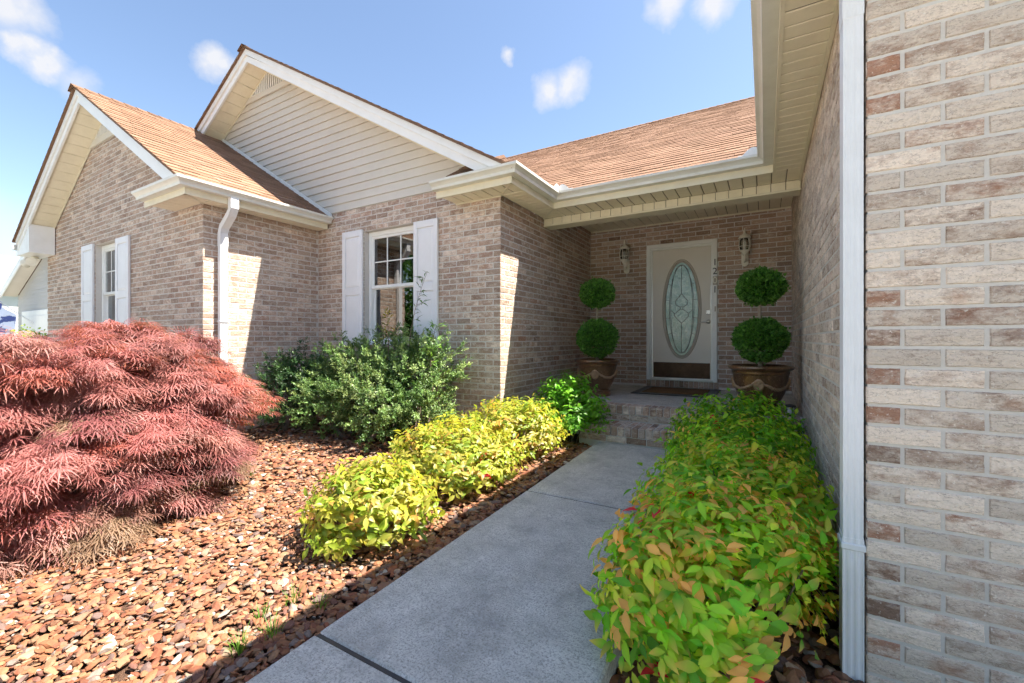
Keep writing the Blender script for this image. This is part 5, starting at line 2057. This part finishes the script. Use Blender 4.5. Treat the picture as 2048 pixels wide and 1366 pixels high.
# ---------------------------------------------------------------- river stones
def stone_templates():
    phi = (1 + 5 ** .5) / 2
    iv = np.array([(-1, phi, 0), (1, phi, 0), (-1, -phi, 0), (1, -phi, 0), (0, -1, phi), (0, 1, phi), (0, -1, -phi), (0, 1, -phi), (phi, 0, -1), (phi, 0, 1), (-phi, 0, -1), (-phi, 0, 1)], float)
    iv /= np.linalg.norm(iv[0])
    fc = [(0, 11, 5), (0, 5, 1), (0, 1, 7), (0, 7, 10), (0, 10, 11), (1, 5, 9), (5, 11, 4), (11, 10, 2), (10, 7, 6), (7, 1, 8), (3, 9, 4), (3, 4, 2), (3, 2, 6), (3, 6, 8), (3, 8, 9), (4, 9, 5), (2, 4, 11), (6, 2, 10), (8, 6, 7), (9, 8, 1)]
    vs = [tuple(v) for v in iv]
    cache, nf = {}, []
    def mid(a, b):
        kk = (min(a, b), max(a, b))
        if kk not in cache:
            m = (np.array(vs[a]) + np.array(vs[b])) / 2
            m /= np.linalg.norm(m)
            cache[kk] = len(vs)
            vs.append(tuple(m))
        return cache[kk]
    for (a, b, c) in fc:
        x, y, z = mid(a, b), mid(b, c), mid(c, a)
        nf += [(a, x, z), (b, y, x), (c, z, y), (x, y, z)]
    vs = np.array(vs)
    res = []
    for s in range(10):
        q = np.random.default_rng(100 + s)
        k_ = 1 + .17 * clumpy(len(vs), vs, 1.9, 200 + s) * 1.6 + .06 * clumpy(len(vs), vs, 4.5, 300 + s)
        v = vs * k_[:, None]
        # planed facets give broken, flat-sided pieces
        for _ in range(6):
            nn = unit(1, q)[0]
            dd = v @ nn
            lim = q.uniform(.5, .8)
            v = v - np.outer(np.maximum(dd - lim, 0), nn)
        res.append(v)
    return res, nf
ST, SF = stone_templates()
q = np.random.default_rng(17)
SPAL = np.array([(.27, .110, .050), (.31, .145, .070), (.23, .080, .040), (.33, .180, .095), (.27, .135, .080), (.18, .08, .055), (.35, .235, .155), (.17, .11, .09), (.42, .36, .30), (.25, .185, .15)])
SW = np.array([.17, .17, .14, .13, .11, .09, .08, .06, .035, .035])
SW = SW / SW.sum()
def stones_in(x0, x1, y0, y1, dens, smin, smax, lift=0):
    n = int((x1 - x0) * (y1 - y0) * dens)
    return np.stack([q.uniform(x0, x1, n), q.uniform(y0, y1, n), q.uniform(smin, smax, n), np.full(n, lift)], 1)
sets = [stones_in(-3.4, -1.52, -.3, 2.2, 2500, .005, .014), stones_in(-3.4, -1.52, -.3, 2.2, 1000, .007, .021, .007),
        stones_in(-4.6, -3.4, .3, 3.2, 600, .012, .026), stones_in(-3.4, -1.52, 2.2, 4.4, 900, .008, .019), stones_in(-3.4, -1.52, 2.2, 4.4, 350, .010, .023, .006),
        stones_in(-5.5, -3.4, 2.3, 4.1, 380, .014, .026), stones_in(-.46, .29, .7, 4.4, 700, .014, .032), stones_in(-1.75, -1.515, -.3, 4.4, 400, .012, .027, .006)]
A = np.concatenate(sets)
dist = np.hypot(A[:, 0], A[:, 1])
# largest in the picture first
Dp = -A[:, 0] * SY + A[:, 1] * CYW
uu = CX + F_PX * (A[:, 0] * CYW + A[:, 1] * SY) / np.maximum(Dp, .2)
vv3 = CY + F_PX * H / np.maximum(Dp, .2)
inview = (Dp > .3) & (uu > -60) & (uu < 1720) & (vv3 < 1420)
A, uu, vv3, Dp = A[inview], uu[inview], vv3[inview], Dp[inview]
vis = (uu > 5) & (vv3 < 1360) & (A[:, 0] < -1.5) & ~((uu < 330) & (vv3 < 1150))
score = np.where(vis, A[:, 2] / Dp + A[:, 3] * .3, 0)
order = np.argsort(-score)
A = A[order]
n = len(A)
flat = q.uniform(.35, .7, n)
yaw_ = q.uniform(0, 6.28, n)
tilt = q.normal(0, .36, n)
tdir = q.uniform(0, 6.28, n)
elong = q.uniform(1.0, 1.9, n)
zb = np.array([bed_z(x, y) for x, y in A[:, :2]])
SPcol = SPAL[q.choice(len(SPAL), n, p=SW)] * q.uniform(.75, 1.25, (n, 1))
tid = q.integers(0, len(ST), n)
Rms = np.zeros((n, 3, 3))
for i in range(n):
    m = Matrix.Rotation(tilt[i], 3, Vector((math.cos(tdir[i]), math.sin(tdir[i]), 0))) @ Matrix.Rotation(yaw_[i], 3, 'Z')
    s = A[i, 2]
    Rms[i] = np.array(m) @ np.diag([s * elong[i], s, s * flat[i]])
Tst = np.stack([A[:, 0], A[:, 1], zb + A[:, 2] * flat * .45 + A[:, 3]], 1)
for i in range(300):
    v = ST[tid[i]] @ Rms[i].T + Tst[i]
    np_mesh('stone', v, SF, mat='stone', parent=bed, col=np.repeat(SPcol[i][None], len(v), 0), smooth=False)
Vs, Ls, Cs, o_ = [], [], [], 0
sf = np.array(SF)
for k_ in range(len(ST)):
    idx = np.where((tid == k_) & (np.arange(n) >= 300))[0]
    V = np.einsum('nij,kj->nki', Rms[idx], ST[k_]) + Tst[idx][:, None, :]
    kk = len(ST[k_])
    Ls.append((sf.ravel()[None, :] + (np.arange(len(idx)) * kk)[:, None] + o_).ravel())
    Vs.append(V.reshape(-1, 3))
    Cs.append(np.repeat(SPcol[idx], kk, 0))
    o_ += len(idx) * kk
Ls = np.concatenate(Ls)
gr = np_mesh('gravel', np.concatenate(Vs), loops=Ls, sizes=np.full(len(Ls) // 3, 3), mat='stone', parent=bed, col=np.concatenate(Cs), smooth=False)
gr['kind'] = 'stuff'

# grass tufts coming up through the stones
def tuft(x, y, label, seed, nb=30, h=.10):
    q = np.random.default_rng(seed)
    z0 = bed_z(x, y)
    vs, fs, cs = [], [], []
    for i in range(nb):
        a = q.uniform(0, 6.28)
        r = q.uniform(0, .035)
        bx, by = x + r * math.cos(a), y + r * math.sin(a)
        hh = h * q.uniform(.5, 1.1)
        ln = q.uniform(.2, .8) * hh
        dx, dy = math.cos(a), math.sin(a)
        w = .0022
        o = len(vs)
        for f, ww in ((0, 1), (.5, .8), (1, .05)):
            cxp, cyp, czp = bx + dx * ln * f * f, by + dy * ln * f * f, z0 + hh * f * (1 - .15 * f)
            vs += [(cxp - dy * w * ww, cyp + dx * w * ww, czp), (cxp + dy * w * ww, cyp - dx * w * ww, czp)]
        fs += [(o, o + 1, o + 3, o + 2), (o + 2, o + 3, o + 5, o + 4)]
        cs += [np.array((.10, .20, .03)) * q.uniform(.7, 1.4)] * 6
    o = np_mesh('grass_tuft', vs, fs, mat='leaf', col=np.array(cs))
    tag(o, label, 'grass tuft', 'grass tufts in the gravel')
for (u, v, lb) in ((480, 1290, 'green grass tuft in sunlit gravel nearest the camera, left of the walk joint'), (545, 1262, 'grass tuft in the gravel just left of the walk joint, half in shade'),
                   (640, 1205, 'grass tuft in shaded gravel between the walk and the nearest golden nandina'), (585, 1195, 'thin grass tuft in sunlit gravel in front of the nearest golden nandina'),
                   (505, 960, 'pale grass tuft in gravel beside the red maple'), (520, 1225, 'small grass tuft in bright gravel halfway to the golden nandina')):
    d = ray(u, v)
    tt = -(H + .02) / d.z
    tuft(d.x * tt, d.y * tt, lb, int(u), 34 if u in (480, 640, 545) else 18, .09)

# ================================================================== BACKGROUND AT THE LEFT
# floodlight under the far wing's left eave
fl = thing('floodlight', (-11.30, 2.50, 2.45), 'white twin floodlight under the left eave of the far wing', 'floodlight')
MB().lathe([(.05, 2.60), (.052, 2.61), (.05, 2.635)], -11.30, 2.46, 16).build('mount', 'lamp_white', fl)
for s in (-1, 1):
    o = MB()
    base = Vector((-11.30 + s * .05, 2.44, 2.58))
    dirv = Vector((s * .75, -.35, -.35)).normalized()
    u = dirv.cross(Vector((0, 0, 1))).normalized()
    w = dirv.cross(u)
    vs, fs = [], []
    prof = [(0, .02), (.06, .028), (.09, .05), (.15, .075), (.165, .078), (.166, .06)]
    for (l, r) in prof:
        for k_ in range(16):
            a = 2 * math.pi * k_ / 16
            vs.append(base + dirv * l + (u * math.cos(a) + w * math.sin(a)) * r)
    for j in range(len(prof) - 1):
        for k_ in range(16):
            fs.append((j * 16 + k_, j * 16 + (k_ + 1) % 16, (j + 1) * 16 + (k_ + 1) % 16, (j + 1) * 16 + k_))
    fs.append(tuple(range((len(prof) - 1) * 16, len(prof) * 16)))
    o.add(vs, fs)
    o.build('lamp_head', 'lamp_white', fl, smooth=True, sharp=50)

# detached garage with grey siding
gx, gy = -15.9, 4.15
gar = thing('detached_garage', (-17, gy + 3, 0), 'grey sided detached garage with a white door beyond the far wing', 'garage')
gx0, gx1, gzE = -20.8, -13.2, H + 1.40
gpk = (gx0 + gx1) / 2
gm = .40
def rg(x): return gzE + gm * min(x - gx0, gx1 - x)
MB().prism([(gx0, -.2), (gx1, -.2), (gx1, gzE), (gpk, rg(gpk)), (gx0, gzE)], 'y', gy, gy + .1).build('wall', 'grey_siding', gar)
MB().box(gx0, gx0 + .1, gy + .1, gy + 7, -.2, gzE).build('wall', 'grey_siding', gar)
sb = MB()
z = 0
while z < rg(gpk) - .2:
    zt = z + .11
    a = gx0 if zt < gzE else gx0 + (zt - gzE) / gm
    b_ = gx1 if zt < gzE else gx1 - (zt - gzE) / gm
    sb.add([(a, gy - .016, z), (b_, gy - .016, z), (b_, gy - .003, zt), (a, gy - .003, zt), (a, gy - .001, z), (b_, gy - .001, z)], [(0, 1, 2, 3), (4, 5, 1, 0)])
    z += .11
o = sb.build('siding_boards', 'grey_siding', gar)
o['kind'] = 'stuff'
ov = .06
MB().prism([(gx0 - ov, gzE - gm * ov + .20), (gpk, rg(gpk) + .20), (gpk, rg(gpk) + .05), (gx0 - ov, gzE - gm * ov + .05)], 'y', gy - .36, gy + 7.2).build('roof', 'shingle', gar)
MB().prism([(gx1 + ov, gzE - gm * ov + .20), (gpk, rg(gpk) + .20), (gpk, rg(gpk) + .05), (gx1 + ov, gzE - gm * ov + .05)], 'y', gy - .36, gy + 7.2).build('roof', 'shingle', gar)
MB().prism([(gx0 - ov, gzE - gm * ov + .16), (gpk, rg(gpk) + .16), (gpk, rg(gpk) - .06), (gx0 - ov, gzE - gm * ov - .06)], 'y', gy - .39, gy - .362).build('rake_board', 'white_trim', gar)
MB().prism([(gx0 - ov, gzE - gm * ov + .045), (gpk, rg(gpk) + .045), (gpk, rg(gpk) - .0), (gx0 - ov, gzE - gm * ov - .0)], 'y', gy - .360, gy - .02).build('rake_soffit', 'cream_siding', gar)
gd = MB().bbox(-20.2, -15.2, gy - .05, gy - .017, -.15, 2.02, .01).build('door_casing', 'white_trim', gar)
for i in range(4):
    MB().bbox(-20.02, -15.4, gy - .075, gy - .051, -.1 + i * .49, -.1 + (i + 1) * .49 - .012, .006).build('door_panel', 'white_trim', gar)

# flag on a slanted pole by the garage corner
fg = thing('flag', (-18.9, 4.0, 0), 'pale blue flag with dark blue print hanging by the detached garage corner', 'flag')
fd = ray(20, 640)
fy = 3.62
MB().tube([(-18.75, gy + .0, 1.55), (-19.0, fy, 2.05), (-19.25, fy - .25, 2.32)], .014, 8).build('pole', 'white_trim', fg)
vs, fs = [], []
n = 14
pts_t = np.linspace(0, 1, n + 1)
for i, a in enumerate(pts_t):
    for j, b_ in enumerate(pts_t):
        xx = -19.28 + .62 * a
        ztop = 2.36 - .62 * a * .9
        zz = ztop - (1.05 - .25 * a) * b_ - .15 * a * b_
        yy = fy - .25 + .3 * a + .05 * math.sin(a * 9 + b_ * 2)
        vs.append((xx, yy, zz))
for i in range(n):
    for j in range(n):
        fs.append((i * (n + 1) + j, (i + 1) * (n + 1) + j, (i + 1) * (n + 1) + j + 1, i * (n + 1) + j + 1))
k = NT('flag_print')
pp = k.noise(2.6, 3, .55, None, (1.3, .5, 2.2))
k.color(k.ramp(pp, [(.50, (.55, .62, .78)), (.54, (.05, .08, .26))], 'LINEAR'))
k.set(Roughness=.85)
np_mesh('cloth', vs, fs, mat='flag_print', parent=fg, smooth=True)

# pale house far off
fh = thing('far_house', (-46, 12, 0), 'distant white house with a grey roof at the far left edge', 'house')
hx, hy = -50.0, 8.2
MB().box(hx - 5, hx + 4.2, hy, hy + 8, -.2, 4.6).build('wall', 'pale_wall', fh)
MB().prism([(hx - 5.6, 4.5), (hx + 4.8, 4.5), (hx - .4, 7.6)], 'y', hy - .4, hy + 8.4).build('roof', 'grey_siding', fh)
for i in range(3):
    MB().box(hx - 3.8 + i * 2.7, hx - 2.8 + i * 2.7, hy - .06, hy - .01, 1.2, 2.6).build('window', 'lead', fh)

def far_bush(name, cx_, cy_, r, h, label, seed, pal, n=2600, ls=.06, cat='shrub', trunk=0, group=None):
    q = np.random.default_rng(seed)
    t = thing(name, (cx_, cy_, 0), label, cat, group)
    d = unit(n, q)
    dep = q.uniform(.55, 1.05, n) * (1 + .25 * clumpy(n, d, 4, seed))
    P = np.stack([cx_ + r * d[:, 0] * dep, cy_ + r * d[:, 1] * dep, trunk + (h - trunk) * (.5 + .5 * d[:, 2] * dep)], 1)
    P[:, 2] = np.maximum(P[:, 2], .02)
    Rm = rot_from_axes(unit(n, q) + d * .5, unit(n, q) + np.array([0, 0, .8])) * (ls * q.uniform(.7, 1.3, n))[:, None, None]
    pal = np.array(pal)
    Cl = pal[q.integers(0, len(pal), n)] * q.uniform(.7, 1.3, (n, 1))
    b = MB()
    b.tube([(cx_, cy_, -.2), (cx_ + .02, cy_, h * .4), (cx_, cy_ + .03, h * .7)], [max(.03, r * .07), max(.02, r * .05), .015], 8)
    for i in range(6):
        a = i * 1.05
        b.tube([(cx_ + .02, cy_, h * .35 + i * h * .04), (cx_ + r * .6 * math.cos(a), cy_ + r * .6 * math.sin(a), h * .7)], [max(.015, r * .03), .006], 6)
    b.build('trunk', 'bark', t)
    instance_mesh('crown', SMALL_V, SMALL_F, Rm, P, Cl, 'leaf', t, False)
far_bush('garden_shrub', -15.6, 3.35, .55, 1.45, 'bright lime green shrub before the detached garage door', 91, [(.20, .30, .03), (.15, .26, .03), (.25, .33, .05)], 2600, .06)
far_bush('garden_shrub', -20.4, 3.9, .9, 1.0, 'low lime green bush under the flag', 92, [(.20, .30, .03), (.15, .26, .03), (.12, .22, .03)], 2200, .09)
far_bush('yard_tree', -13.5, -5.6, 2.6, 5.2, 'leafy green yard tree mirrored in the middle wing window', 93, [(.05, .13, .02), (.07, .16, .03), (.035, .10, .018)], 9000, .16, 'tree', 1.0)
far_bush('yard_tree', 1.8, -9.5, 3.0, 6.0, 'leafy green yard tree mirrored in the oval door glass', 94, [(.05, .13, .02), (.07, .16, .03), (.035, .10, .018)], 9000, .18, 'tree', 1.0)
